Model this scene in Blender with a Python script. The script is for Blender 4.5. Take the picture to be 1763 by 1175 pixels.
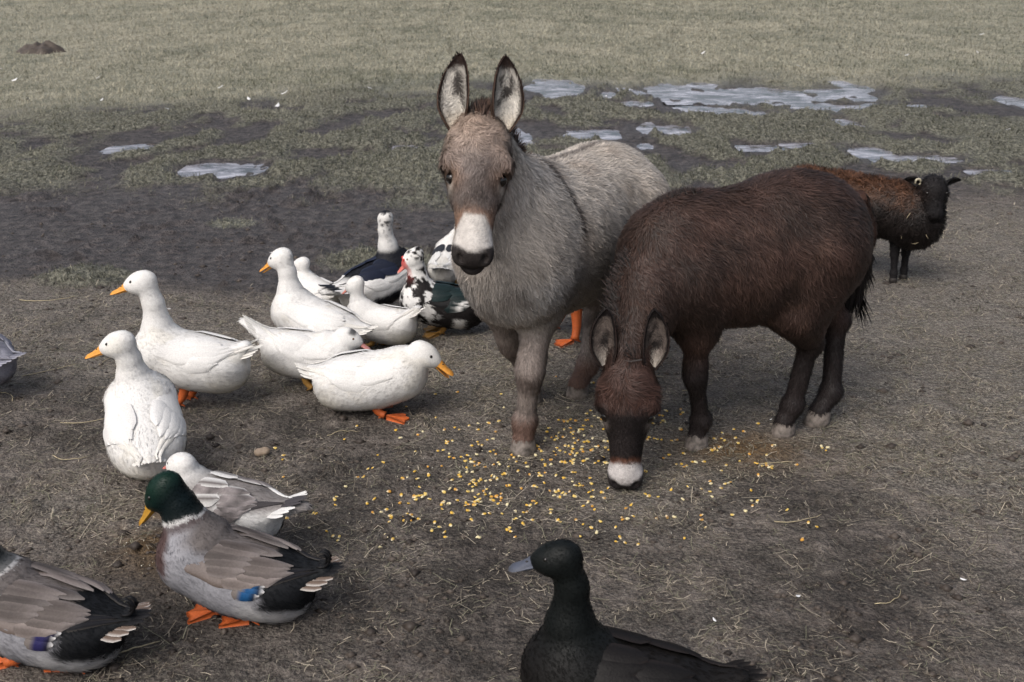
import bpy, math, random
import numpy as np
from math import radians as RAD

# ------------------------------------------------------------------ scene, camera, light
for o in list(bpy.data.objects):
    bpy.data.objects.remove(o)
scene = bpy.context.scene
COL = scene.collection
rng = np.random.default_rng(7)
random.seed(7)

cam = bpy.data.cameras.new('camera')
cam.sensor_width = 36.0
cam.lens = 37.0
cam.clip_start = 0.05
cam.clip_end = 2000.0
cam.dof.use_dof = True
cam.dof.focus_distance = 3.6
cam.dof.aperture_fstop = 6.3
camo = bpy.data.objects.new('camera', cam)
COL.objects.link(camo)
camo.location = (0, 0, 1.7)
camo.rotation_euler = (RAD(90 - 20.8), 0, 0)
scene.camera = camo

world = bpy.data.worlds.new('World')
scene.world = world
world.use_nodes = True
wn = world.node_tree.nodes
wl = world.node_tree.links
for n_ in list(wn):
    wn.remove(n_)
w_out = wn.new('ShaderNodeOutputWorld')
w_bg = wn.new('ShaderNodeBackground')
w_sky = wn.new('ShaderNodeTexSky')
w_sky.sky_type = 'NISHITA'
w_sky.sun_disc = False
SUN_EL, SUN_ROT = 50.0, 215.0          # soft light from behind and a little left of the viewer
w_sky.sun_elevation = RAD(SUN_EL)
w_sky.sun_rotation = RAD(SUN_ROT)
w_sky.altitude = 0
w_sky.air_density = 1.0
w_sky.dust_density = 6.0
w_sky.ozone_density = 1.0
w_hs = wn.new('ShaderNodeHueSaturation')  # a closed cloud deck: the sky's colour mostly washed out
w_hs.inputs['Saturation'].default_value = 0.68
w_bg.inputs['Strength'].default_value = 0.15
wl.new(w_sky.outputs[0], w_hs.inputs['Color'])
wl.new(w_hs.outputs[0], w_bg.inputs['Color'])
wl.new(w_bg.outputs[0], w_out.inputs['Surface'])

sun = bpy.data.lights.new('sun', 'SUN')
sun.energy = 1.1
sun.angle = RAD(35)
sun.color = (1.0, 0.99, 0.98)
suno = bpy.data.objects.new('sun', sun)
COL.objects.link(suno)
# azimuth measured like the sky's sun_rotation (clockwise from +Y)
suno.rotation_euler = (RAD(90 - SUN_EL), 0, RAD(180 - SUN_ROT))

scene.view_settings.view_transform = 'Standard'
scene.view_settings.look = 'None'
scene.view_settings.gamma = 1.0
scene.view_settings.exposure = 0.0
scene.view_settings.use_curve_mapping = False
scene.cycles.max_bounces = 5
scene.cycles.diffuse_bounces = 2
scene.cycles.glossy_bounces = 2
scene.cycles.use_denoising = True


# ------------------------------------------------------------------ numpy helpers
def A(*v):
    return np.array(v, float)


def unit(v):
    v = np.asarray(v, float)
    return v / (np.linalg.norm(v, axis=-1, keepdims=True) + 1e-12)


def sstep(a, b, x):
    t = np.clip((x - a) / (b - a), 0, 1)
    return t * t * (3 - 2 * t)


def _hash(ix, iy, iz, seed):
    h = (ix.astype(np.int64) * 374761393 + iy.astype(np.int64) * 668265263 + iz.astype(np.int64) * 2147483647 + seed * 144665) & 0xFFFFFFFF
    h = ((h ^ (h >> 13)) * 1274126177) & 0xFFFFFFFF
    h = ((h ^ (h >> 16)) * 2246822519) & 0xFFFFFFFF
    return ((h ^ (h >> 15)) & 0xFFFFFF) / float(0xFFFFFF)


def vnoise(x, y, z=None, seed=0):
    x = np.asarray(x, float); y = np.asarray(y, float)
    fx = np.floor(x); fy = np.floor(y)
    tx = x - fx; ty = y - fy
    tx = tx * tx * (3 - 2 * tx); ty = ty * ty * (3 - 2 * ty)
    if z is None:
        zz = np.zeros_like(fx)
        a = _hash(fx, fy, zz, seed); b = _hash(fx + 1, fy, zz, seed)
        c = _hash(fx, fy + 1, zz, seed); d = _hash(fx + 1, fy + 1, zz, seed)
        return (a * (1 - tx) + b * tx) * (1 - ty) + (c * (1 - tx) + d * tx) * ty
    fz = np.floor(z); tz = z - fz; tz = tz * tz * (3 - 2 * tz)
    r = 0
    for dz in (0, 1):
        a = _hash(fx, fy, fz + dz, seed); b = _hash(fx + 1, fy, fz + dz, seed)
        c = _hash(fx, fy + 1, fz + dz, seed); d = _hash(fx + 1, fy + 1, fz + dz, seed)
        r = r + ((a * (1 - tx) + b * tx) * (1 - ty) + (c * (1 - tx) + d * tx) * ty) * (tz if dz else 1 - tz)
    return r


def fbm(x, y, z=None, o=4, seed=0, gain=.5):
    s = 0; a = 1; t = 0; f = 1
    for i in range(o):
        s = s + a * vnoise(x * f + 17.3 * i, y * f - 9.1 * i, None if z is None else z * f + 5.7 * i, seed + i)
        t += a; a *= gain; f *= 2.03
    return s / t


def mixc(c1, c2, w):
    w = np.clip(np.asarray(w, float), 0, 1)[..., None]
    return np.asarray(c1, float) * (1 - w) + np.asarray(c2, float) * w


def mesh_data(name, V, faces, smooth=True, col=None, attrs=None):
    """faces: list of int arrays (n,k)"""
    me = bpy.data.meshes.new(name)
    V = np.asarray(V, np.float32)
    me.vertices.add(len(V))
    me.vertices.foreach_set('co', V.ravel())
    faces = [np.asarray(f, np.int32) for f in faces if len(f)]
    nl = sum(f.size for f in faces)
    npoly = sum(len(f) for f in faces)
    me.loops.add(nl)
    me.loops.foreach_set('vertex_index', np.concatenate([f.ravel() for f in faces]))
    me.polygons.add(npoly)
    starts = []; p = 0
    for f in faces:
        k = f.shape[1]
        starts.append(p + np.arange(len(f), dtype=np.int32) * k)
        p += f.size
    me.polygons.foreach_set('loop_start', np.concatenate(starts).astype(np.int32))
    me.update(calc_edges=True)
    me.polygons.foreach_set('use_smooth', np.full(npoly, bool(smooth)))
    if col is not None:
        c = np.ones((len(V), 4), np.float32); c[:, :3] = np.clip(col, 0, 1)
        me.attributes.new('Col', 'FLOAT_COLOR', 'POINT').data.foreach_set('color', c.ravel())
    for k, v in (attrs or {}).items():
        v = np.asarray(v, np.float32)
        if v.ndim == 2:
            me.attributes.new(k, 'FLOAT_VECTOR', 'POINT').data.foreach_set('vector', v.ravel())
        else:
            me.attributes.new(k, 'FLOAT', 'POINT').data.foreach_set('value', v)
    me.update()
    return me


def obj(name, me, mat, parent=None, loc=None):
    o = bpy.data.objects.new(name, me)
    COL.objects.link(o)
    if me is not None and mat is not None and len(me.materials) == 0:
        me.materials.append(mat)
    if parent is not None:
        o.parent = parent
    if loc is not None:
        o.location = loc
    return o


def empty(name, loc, rz=0.0):
    o = bpy.data.objects.new(name, None)
    COL.objects.link(o)
    o.empty_display_size = .1
    o.location = loc
    o.rotation_euler = (0, 0, rz)
    return o


def tag(o, label=None, cat=None, group=None, kind=None):
    if label: o['label'] = label
    if cat: o['category'] = cat
    if group: o['group'] = group
    if kind: o['kind'] = kind
    return o


# ------------------------------------------------------------------ implicit bodies
class SDF:
    def __init__(self):
        self.ops = []

    def cone(self, a, b, r1, r2, k=.03, tag='body', flat=None, sub=False):
        a = A(*a); b = A(*b)
        fl = [(unit(f[0]), f[1]) for f in (flat or [])]

        def tr(p):
            for ax, sc in fl:
                p = p + ((p - a) @ ax)[..., None] * (1 / sc - 1) * ax
            return p
        bb = tr(b[None])[0]
        ms = min([1.] + [sc for _, sc in fl])
        xs = max([1.] + [sc for _, sc in fl])
        ba = bb - a
        l2 = max(float(ba @ ba), 1e-9)

        def f(p):
            q = tr(p) - a
            t = np.clip((q @ ba) / l2, 0, 1)
            return (np.linalg.norm(q - t[..., None] * ba, axis=-1) - (r1 + (r2 - r1) * t)) * ms
        R = max(r1, r2) * xs
        self.ops.append((f, k, tag, np.minimum(a, b) - R - k, np.maximum(a, b) + R + k, sub))

    def ell(self, c, r, ax=None, k=.03, tag='body', sub=False):
        c = A(*c); r = A(*r)
        M = np.eye(3) if ax is None else np.array([unit(v) for v in ax])

        def f(p):
            q = (p - c) @ M.T
            k0 = np.linalg.norm(q / r, axis=-1)
            k1 = np.linalg.norm(q / r ** 2, axis=-1) + 1e-9
            return k0 * (k0 - 1) / k1
        R = r.max()
        self.ops.append((f, k, tag, c - R - k, c + R + k, sub))

    def eval(self, p):
        d = np.full(p.shape[:-1], 1e3)
        for f, k, tg, lo, hi, sub in self.ops:
            d = self.comb(d, f(p), k, sub)
        return d

    @staticmethod
    def comb(d, e, k, sub):
        if sub:
            e = -e
            h = np.maximum(k - np.abs(d - e), 0) / k
            return np.maximum(d, e) + h * h * k * .25
        h = np.maximum(k - np.abs(d - e), 0) / k
        return np.minimum(d, e) - h * h * k * .25

    def mesh(self, h):
        adds = [o for o in self.ops if not o[5]]
        lo = np.min([o[3] for o in adds], 0) - 2 * h
        hi = np.max([o[4] for o in adds], 0) + 2 * h
        n = np.ceil((hi - lo) / h).astype(int) + 1
        ax = [lo[i] + h * np.arange(n[i]) for i in range(3)]
        D = np.full(n, 1.0)
        for f, k, tg, l, u, sub in self.ops:
            s = []
            for i in range(3):
                i0 = max(0, int((l[i] - lo[i]) / h) - 1); i1 = min(n[i], int((u[i] - lo[i]) / h) + 3)
                s.append(slice(i0, i1))
            s = tuple(s)
            g = np.stack(np.meshgrid(ax[0][s[0]], ax[1][s[1]], ax[2][s[2]], indexing='ij'), -1)
            D[s] = self.comb(D[s], f(g), k, sub)
        ins = D < 0
        c8 = [(i, j, k) for i in (0, 1) for j in (0, 1) for k in (0, 1)]
        sl = lambda c: tuple(slice(q, n[i] - 1 + q) for i, q in enumerate(c))
        cnt = sum(ins[sl(c)].astype(np.int8) for c in c8)
        act = (cnt > 0) & (cnt < 8)
        idx = np.full(act.shape, -1, np.int64)
        ci = np.argwhere(act)
        idx[act] = np.arange(len(ci))
        val = np.stack([D[sl(c)][act] for c in c8], -1)
        acc = np.zeros((len(ci), 3)); num = np.zeros(len(ci))
        for ia, ca in enumerate(c8):
            for ib, cb in enumerate(c8):
                if ib > ia and sum(abs(x - y) for x, y in zip(ca, cb)) == 1:
                    va, vb = val[:, ia], val[:, ib]
                    m = (va < 0) != (vb < 0)
                    t = np.where(m, va / np.where(m, va - vb, 1), 0)
                    p = A(*ca) + t[:, None] * (A(*cb) - A(*ca))
                    acc += p * m[:, None]; num += m
        V = lo + h * (ci + acc / num[:, None])
        F = []
        for a in range(3):
            b, c = (a + 1) % 3, (a + 2) % 3
            s0 = [slice(1, -1)] * 3; s1 = [slice(1, -1)] * 3
            s0[a] = slice(0, n[a] - 1); s1[a] = slice(1, n[a])
            A0, A1 = ins[tuple(s0)], ins[tuple(s1)]
            e = np.argwhere(A0 != A1)
            if not len(e):
                continue
            fl = A0[tuple(e.T)]
            g = e.copy()
            for q in range(3):
                if q != a:
                    g[:, q] += 1
            def cell(db, dc):
                w = g.copy(); w[:, b] += db; w[:, c] += dc
                return idx[tuple(w.T)]
            q = np.stack([cell(-1, -1), cell(0, -1), cell(0, 0), cell(-1, 0)], -1)
            q[~fl] = q[~fl][:, ::-1]
            F.append(q)
        F = np.concatenate(F)
        F = F[(F >= 0).all(1)]
        # pull onto the surface, normals from the field
        for it in range(3):
            d = self.eval(V); N = self.grad(V)
            V = V - N * np.clip(d, -h, h)[:, None] * (.9 if it < 2 else .0)
        return V, F, N

    def grad(self, V, e=.002):
        g = np.stack([self.eval(V + A(*o) * e) - self.eval(V - A(*o) * e) for o in ((1, 0, 0), (0, 1, 0), (0, 0, 1))], -1)
        return unit(g)

    def tags(self, V, soft=.015):
        out = {}
        for f, k, tg, lo, hi, sub in self.ops:
            if sub: continue
            d = f(V)
            out[tg] = np.minimum(out[tg], d) if tg in out else d
        m = np.min(list(out.values()), 0)
        w = {t: np.exp(-np.maximum(d - m, 0) / soft) for t, d in out.items()}
        s = sum(w.values())
        return {t: v / s for t, v in w.items()}


def strands(name, V, F, N, col, dirv, length, count, width, mat, parent, seed=1, weight=None,
            lift=.22, jit=.25, cvar=.22, tipf=1.12, clump=.05, curl=0.0, nj=.13, streak=.9):
    """short tapered hair or feather strands growing out of a surface, one joined mesh"""
    r = np.random.default_rng(seed)
    T = np.concatenate([F[:, [0, 1, 2]], F[:, [0, 2, 3]]]) if F.shape[1] == 4 else F
    a, b, c = V[T[:, 0]], V[T[:, 1]], V[T[:, 2]]
    ar = np.linalg.norm(np.cross(b - a, c - a), axis=1)
    if weight is not None:
        ar = ar * weight[T].mean(1)
    t = r.choice(len(T), count, p=ar / ar.sum())
    u = r.random((count, 2)); m = u.sum(1) > 1; u[m] = 1 - u[m]
    w3 = np.stack([1 - u.sum(1), u[:, 0], u[:, 1]], 1)
    I = lambda q: np.einsum('nk,nk...->n...', w3, q[T[t]])
    p, n, d0, cc, L = I(V), unit(I(N)), I(dirv), I(col), I(length)
    d = d0 + r.normal(0, jit, (count, 3))
    if clump:
        for i in range(3):
            d[:, i] += (vnoise(p[:, 0] / clump, p[:, 1] / clump, p[:, 2] / clump, 31 + i) - .5) * 1.1
    d = unit(d - n * (d * n).sum(1, keepdims=True))
    L = L * r.uniform(.6, 1.25, count)
    lf = lift * r.uniform(.3, 1.6, count)
    side = unit(np.cross(d, n) + n * r.normal(0, .35, (count, 1)))
    if curl:
        ph = r.uniform(-1, 1, count)[:, None] * curl
        d2 = unit(d + side * ph)
    else:
        d2 = d
    wv = side * (width * r.uniform(.6, 1.3, count))[:, None] * .5
    p0 = p - n * .002
    p1 = p + (d * .5 + n * lf[:, None] * .75) * L[:, None]
    p2 = p1 + (d2 * .5 + n * (lf[:, None] * .2)) * L[:, None]
    VV = np.stack([p0 - wv, p0 + wv, p1 + wv * .8, p1 - wv * .8, p2], 1).reshape(-1, 3)
    base = np.arange(count)[:, None] * 5
    Q = base + np.array([0, 1, 2, 3]); Tr = base + np.array([3, 2, 4])
    f = (1 + r.normal(0, cvar, count)).clip(.45, 1.7)[:, None]
    if clump:
        f = f * (1 + streak * (fbm(p[:, 0] / clump * 1.6, p[:, 1] / clump * 1.6, p[:, 2] / clump * 1.0, 2, 77) - .5))[:, None]
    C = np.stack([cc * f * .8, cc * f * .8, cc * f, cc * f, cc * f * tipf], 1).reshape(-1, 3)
    nn = unit(n + r.normal(0, nj, (count, 3)) + d * .12)
    NN = np.repeat(nn, 5, 0)
    me = mesh_data(name, VV, [Q, Tr], True, C, {'nrm': NN})
    o = obj(name, me, mat, parent)
    o['kind'] = 'stuff'
    return o


# ------------------------------------------------------------------ materials
def new_mat(name):
    m = bpy.data.materials.new(name)
    m.use_nodes = True
    nt = m.node_tree
    return m, nt, nt.nodes['Principled BSDF']


def attr_mat(name, rough=.7, spec=.3, nrm=False, bump=0, bscale=120, var=0, vscale=40, gloss=None, sheen=0, sss=0):
    m, nt, b = new_mat(name)
    at = nt.nodes.new('ShaderNodeAttribute'); at.attribute_name = 'Col'
    src = at.outputs['Color']
    tc = nt.nodes.new('ShaderNodeTexCoord')
    if var:
        nz = nt.nodes.new('ShaderNodeTexNoise'); nz.inputs['Scale'].default_value = vscale; nz.inputs['Detail'].default_value = 4
        nt.links.new(tc.outputs['Object'], nz.inputs['Vector'])
        mr = nt.nodes.new('ShaderNodeMapRange')
        mr.inputs['From Min'].default_value = .3; mr.inputs['From Max'].default_value = .7
        mr.inputs['To Min'].default_value = 1 - var; mr.inputs['To Max'].default_value = 1 + var
        nt.links.new(nz.outputs['Fac'], mr.inputs['Value'])
        mx = nt.nodes.new('ShaderNodeVectorMath'); mx.operation = 'SCALE'
        nt.links.new(src, mx.inputs[0]); nt.links.new(mr.outputs['Result'], mx.inputs['Scale'])
        src = mx.outputs[0]
    nt.links.new(src, b.inputs['Base Color'])
    b.inputs['Roughness'].default_value = rough
    b.inputs['Specular IOR Level'].default_value = spec
    if sheen:
        b.inputs['Sheen Weight'].default_value = sheen
    if gloss:
        ag = nt.nodes.new('ShaderNodeAttribute'); ag.attribute_name = gloss
        mr = nt.nodes.new('ShaderNodeMapRange')
        mr.inputs['To Min'].default_value = rough; mr.inputs['To Max'].default_value = .32
        nt.links.new(ag.outputs['Fac'], mr.inputs['Value'])
        nt.links.new(mr.outputs['Result'], b.inputs['Roughness'])
    if nrm:
        an = nt.nodes.new('ShaderNodeAttribute'); an.attribute_name = 'nrm'
        vt = nt.nodes.new('ShaderNodeVectorTransform'); vt.vector_type = 'NORMAL'; vt.convert_from = 'OBJECT'; vt.convert_to = 'WORLD'
        nt.links.new(an.outputs['Vector'], vt.inputs[0])
        nt.links.new(vt.outputs[0], b.inputs['Normal'])
    elif bump:
        nz = nt.nodes.new('ShaderNodeTexNoise'); nz.inputs['Scale'].default_value = bscale; nz.inputs['Detail'].default_value = 3
        nt.links.new(tc.outputs['Object'], nz.inputs['Vector'])
        bp = nt.nodes.new('ShaderNodeBump'); bp.inputs['Strength'].default_value = bump; bp.inputs['Distance'].default_value = .01
        nt.links.new(nz.outputs['Fac'], bp.inputs['Height']); nt.links.new(bp.outputs[0], b.inputs['Normal'])
    return m


def plain_mat(name, col, rough=.5, spec=.4, var=.15, vscale=60, bump=.15):
    m, nt, b = new_mat(name)
    tc = nt.nodes.new('ShaderNodeTexCoord')
    nz = nt.nodes.new('ShaderNodeTexNoise'); nz.inputs['Scale'].default_value = vscale; nz.inputs['Detail'].default_value = 4
    nt.links.new(tc.outputs['Object'], nz.inputs['Vector'])
    cr = nt.nodes.new('ShaderNodeValToRGB')
    cr.color_ramp.elements[0].position = .3; cr.color_ramp.elements[1].position = .7
    cr.color_ramp.elements[0].color = (*[c * (1 - var) for c in col], 1)
    cr.color_ramp.elements[1].color = (*[min(1, c * (1 + var)) for c in col], 1)
    nt.links.new(nz.outputs['Fac'], cr.inputs[0]); nt.links.new(cr.outputs[0], b.inputs['Base Color'])
    b.inputs['Roughness'].default_value = rough
    b.inputs['Specular IOR Level'].default_value = spec
    if bump:
        bp = nt.nodes.new('ShaderNodeBump'); bp.inputs['Strength'].default_value = bump; bp.inputs['Distance'].default_value = .004
        nt.links.new(nz.outputs['Fac'], bp.inputs['Height']); nt.links.new(bp.outputs[0], b.inputs['Normal'])
    return m


M_SKIN = attr_mat('coat_skin', .8, .2, var=.15, vscale=60, bump=.3, bscale=150)
M_FUR = attr_mat('coat_fur', .55, .35, nrm=True)
M_PLUME = attr_mat('plumage', .7, .12, nrm=True, gloss=None)
M_FEATHER = attr_mat('feather', .6, .18, bump=.16, bscale=170, var=.10, vscale=210, gloss='gloss')
M_VCOL = attr_mat('tinted', .55, .35, var=.12, vscale=90, bump=.2, bscale=200)
M_EYE = plain_mat('eye_dark', (.008, .006, .005), .06, .6, 0.1, 20, 0)
M_EYEBR = plain_mat('eye_brown', (.10, .045, .012), .08, .6, 0.2, 300, 0)
M_HOOF = plain_mat('hoof_horn', (.16, .138, .122), .65, .3, .6, 45, .6)

# ------------------------------------------------------------------ terrain
PUDDLES = [  # x, y, half-width, half-depth, which pool it belongs to
    (1.96, 13.07, 0.46, 0.74, 0), (2.86, 12.65, 0.96, 0.65, 0), (3.89, 12.89, 0.38, 0.52, 0), (4.28, 13.32, 0.14, 0.61, 0),
    (3.5, 11.74, 0.35, 0.3, 0), (2.4, 13.53, 0.26, 0.34, 0), (0.5, 13.44, 0.33, 0.67, 1), (1.13, 12.72, 0.1, 0.3, 2),
    (1.4, 12.04, 0.17, 0.18, 3), (2.3, 11.32, 0.4, 0.28, 4), (2.02, 11.65, 0.16, 0.17, 4), (0.82, 10.02, 0.25, 0.26, 5),
    (1.51, 10.28, 0.24, 0.34, 6), (0.06, 9.78, 0.15, 0.43, 7), (3.34, 10.56, 0.12, 0.25, 8), (3.13, 9.07, 0.15, 0.19, 9),
    (3.41, 8.81, 0.29, 0.2, 9), (5.74, 12.14, 0.15, 0.37, 10), (-2.26, 8.29, 0.27, 0.23, 11), (-3.32, 9.24, 0.18, 0.17, 12),
    (2.66, 9.4, 0.21, 0.11, 13), (3.79, 8.22, 0.15, 0.09, 14), (4.44, 11.69, 0.13, 0.17, 15), (1.18, 9.35, 0.07, 0.11, 16),
    (-0.93, 9.26, 0.09, 0.11, 17), (2.19, 9.26, 0.15, 0.11, 18)]
WATER_Z = -0.012


def pud_field(x, y, wob=2.0):
    f = np.full(np.shape(x), -5.0)
    for cx, cy, rx, ry, g in PUDDLES:
        f = np.maximum(f, 1 - np.sqrt(((x - cx) / (rx * 1.25)) ** 2 + ((y - cy) / (ry * 1.25)) ** 2))
    f = f + wob * (fbm(x / .26, y / .7, None, 4, 91, .7) - .5)
    return f


def zones(x, y):
    """ground cover: grass, straw litter, wet bare mud; all 0..1 over world x, y"""
    w1 = fbm(x / 1.1, y / 1.6, None, 4, 5) - .5
    w2 = fbm(x / .35, y / .5, None, 3, 15) - .5
    # bare wet mud: the band behind the ducks, left of the donkeys
    mud = sstep(4.95, 5.35, y + .5 * w1 + .10 * x + .12) * (1 - sstep(6.9, 8.6, y + 1.6 * w1 - .12 * (x + 2)))
    mud = mud * (1 - sstep(.6, 2.2, x + .8 * w1))
    # wet tussocky belt
    belt = sstep(6.6, 7.6, y + 1.5 * w1) * (1 - sstep(13.2, 16.0, y + 2.0 * w1 + .55 * np.maximum(-x, 0) ))
    far = sstep(12.0, 15.5, y + 2.5 * w1 + .5 * np.maximum(-x, 0))
    pf = pud_field(x, y)
    tuss = sstep(-.16, .08, w2 + .25 * w1 + .03)          # patches of turf in the belt
    bare_r = sstep(-.5, -.05, pf)
    grass = np.maximum(far, belt * tuss * (1 - .75 * bare_r)) * (1 - .93 * mud * (1 - .5 * sstep(.12, .2, w2 + .4 * w1)))
    # the tussock in the mud and a couple more
    for cx, cy, rx, ry in ((-2.28, 5.42, .28, .17), (-.75, 5.75, .35, .22), (-1.8, 6.6, .16, .12)):
        g = np.exp(-(((x - cx) / rx) ** 2 + ((y - cy) / ry) ** 2) ** 2)
        grass = np.maximum(grass, g * .9)
    # hay litter: pale on the right, thinner in front
    straw = .42 + 1.0 * (fbm(x / .5, y / .6, None, 3, 44) - .42)
    straw = straw + .95 * sstep(1.0, 1.9, x + .6 * w1) * sstep(2.6, 3.8, y + w1)
    straw = straw + .35 * sstep(3.5, 4.1, y + w1) * (1 - sstep(-.4, 1.0, x))
    straw = straw - .22 * sstep(3.3, 2.3, y + .5 * w1)
    straw = np.clip(straw, 0, 1) * (1 - mud) * (1 - sstep(6.2, 8.0, y + w1))
    wet = np.clip(mud * .9 + .75 * belt * (1 - tuss) + bare_r * belt, 0, 1)
    return grass, straw, wet, mud, belt, far


STAND = []   # (x, y, r) trodden flat where animals stand


def height(x, y):
    x = np.asarray(x, float); y = np.asarray(y, float)
    g, s, wt, mud, belt, far = zones(x, y)
    h = .030 * (fbm(x / .9, y / .9, None, 2, 1) - .5) + .030 * (fbm(x / .17, y / .15, None, 2, 2, .6) - .5)
    wx = x + .03 * (fbm(x / .08, y / .08, None, 2, 51) - .5); wy = y + .03 * (fbm(x / .08, y / .08, None, 2, 52) - .5)
    cl = np.abs(2 * vnoise(wx / .085, wy / .07, None, 53) - 1) * .6 + np.abs(2 * vnoise(wx / .04 + 7, wy / .035, None, 54) - 1) * .4
    h = h + (.038 + .030 * mud) * (cl - .4) * (1 - far) * (.45 + 1.1 * fbm(x / .45, y / .4, None, 2, 55))
    pit = sstep(.56, .74, fbm(x / .13, y / .10, None, 2, 3))
    h = h - .026 * pit * (1 - .5 * far)
    h = h * (1 - .35 * far)
    # turf stands proud of the mud between it
    tus = g * belt
    h = h + tus * (.030 + .045 * fbm(x / .28, y / .3, None, 2, 8))
    for cx, cy, rx, ry in ((-2.28, 5.42, .28, .17), (-.75, 5.75, .35, .22)):
        h = h + .05 * np.exp(-(((x - cx) / rx) ** 2 + ((y - cy) / ry) ** 2) ** 1.5)
    pf = pud_field(x, y)
    k = sstep(-.35, .1, pf)
    h = np.maximum(h, -.004 + .006 * (1 - k)) * (1 - k) + k * np.minimum(h * .4, .006) - .06 * sstep(-.02, .45, pf)
    return h


def hz(x, y):
    return float(height(np.array([x]), np.array([y]))[0])


def build_ground():
    def axis(lo, hi, c0, c1, d, g0, g1):
        mid = list(np.arange(c0, c1, d))
        up = []; v = mid[-1]; s = d
        while v < hi:
            s *= g1; v += s; up.append(v)
        dn = []; v = mid[0]; s = d
        while v > lo:
            s *= g0; v -= s; dn.append(v)
        return np.array(dn[::-1] + mid + up)
    xs = axis(-420, 420, -1.8, 1.8, .0145, 1.055, 1.055)
    ys = axis(-120, 700, 1.7, 4.4, .0145, 1.15, 1.017)
    X, Y = np.meshgrid(xs, ys, indexing='ij')
    x = X.ravel(); y = Y.ravel()
    z = height(x, y)
    r = np.hypot(x, y - 5)
    z = z * (1 - sstep(40, 80, r)) - 0.0
    g, s, wt, mud, belt, far = zones(x, y)
    pf = pud_field(x, y)
    wt = np.maximum(wt, sstep(-.3, 0, pf) * .9)
    meal = np.exp(-(((x - .82) / .22) ** 2 + ((y - 3.38) / .13) ** 2)) + np.exp(-(((x + 1.03) / .16) ** 2 + ((y - 2.80) / .2) ** 2))
    meal = meal * sstep(.3, .6, fbm(x / .07, y / .07, None, 3, 66) + .15)
    nx, ny = len(xs), len(ys)
    i = np.arange(nx * ny).reshape(nx, ny)
    F = np.stack([i[:-1, :-1], i[1:, :-1], i[1:, 1:], i[:-1, 1:]], -1).reshape(-1, 4)
    me = mesh_data('ground', np.stack([x, y, z], 1), [F], True, None,
                   {'grass': g, 'straw': s, 'wet': wt, 'far': far, 'meal': meal})
    o = obj('ground', me, ground_mat())
    o['kind'] = 'structure'
    o['label'] = 'muddy trodden paddock ground turning to pale grass'
    return o


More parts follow.
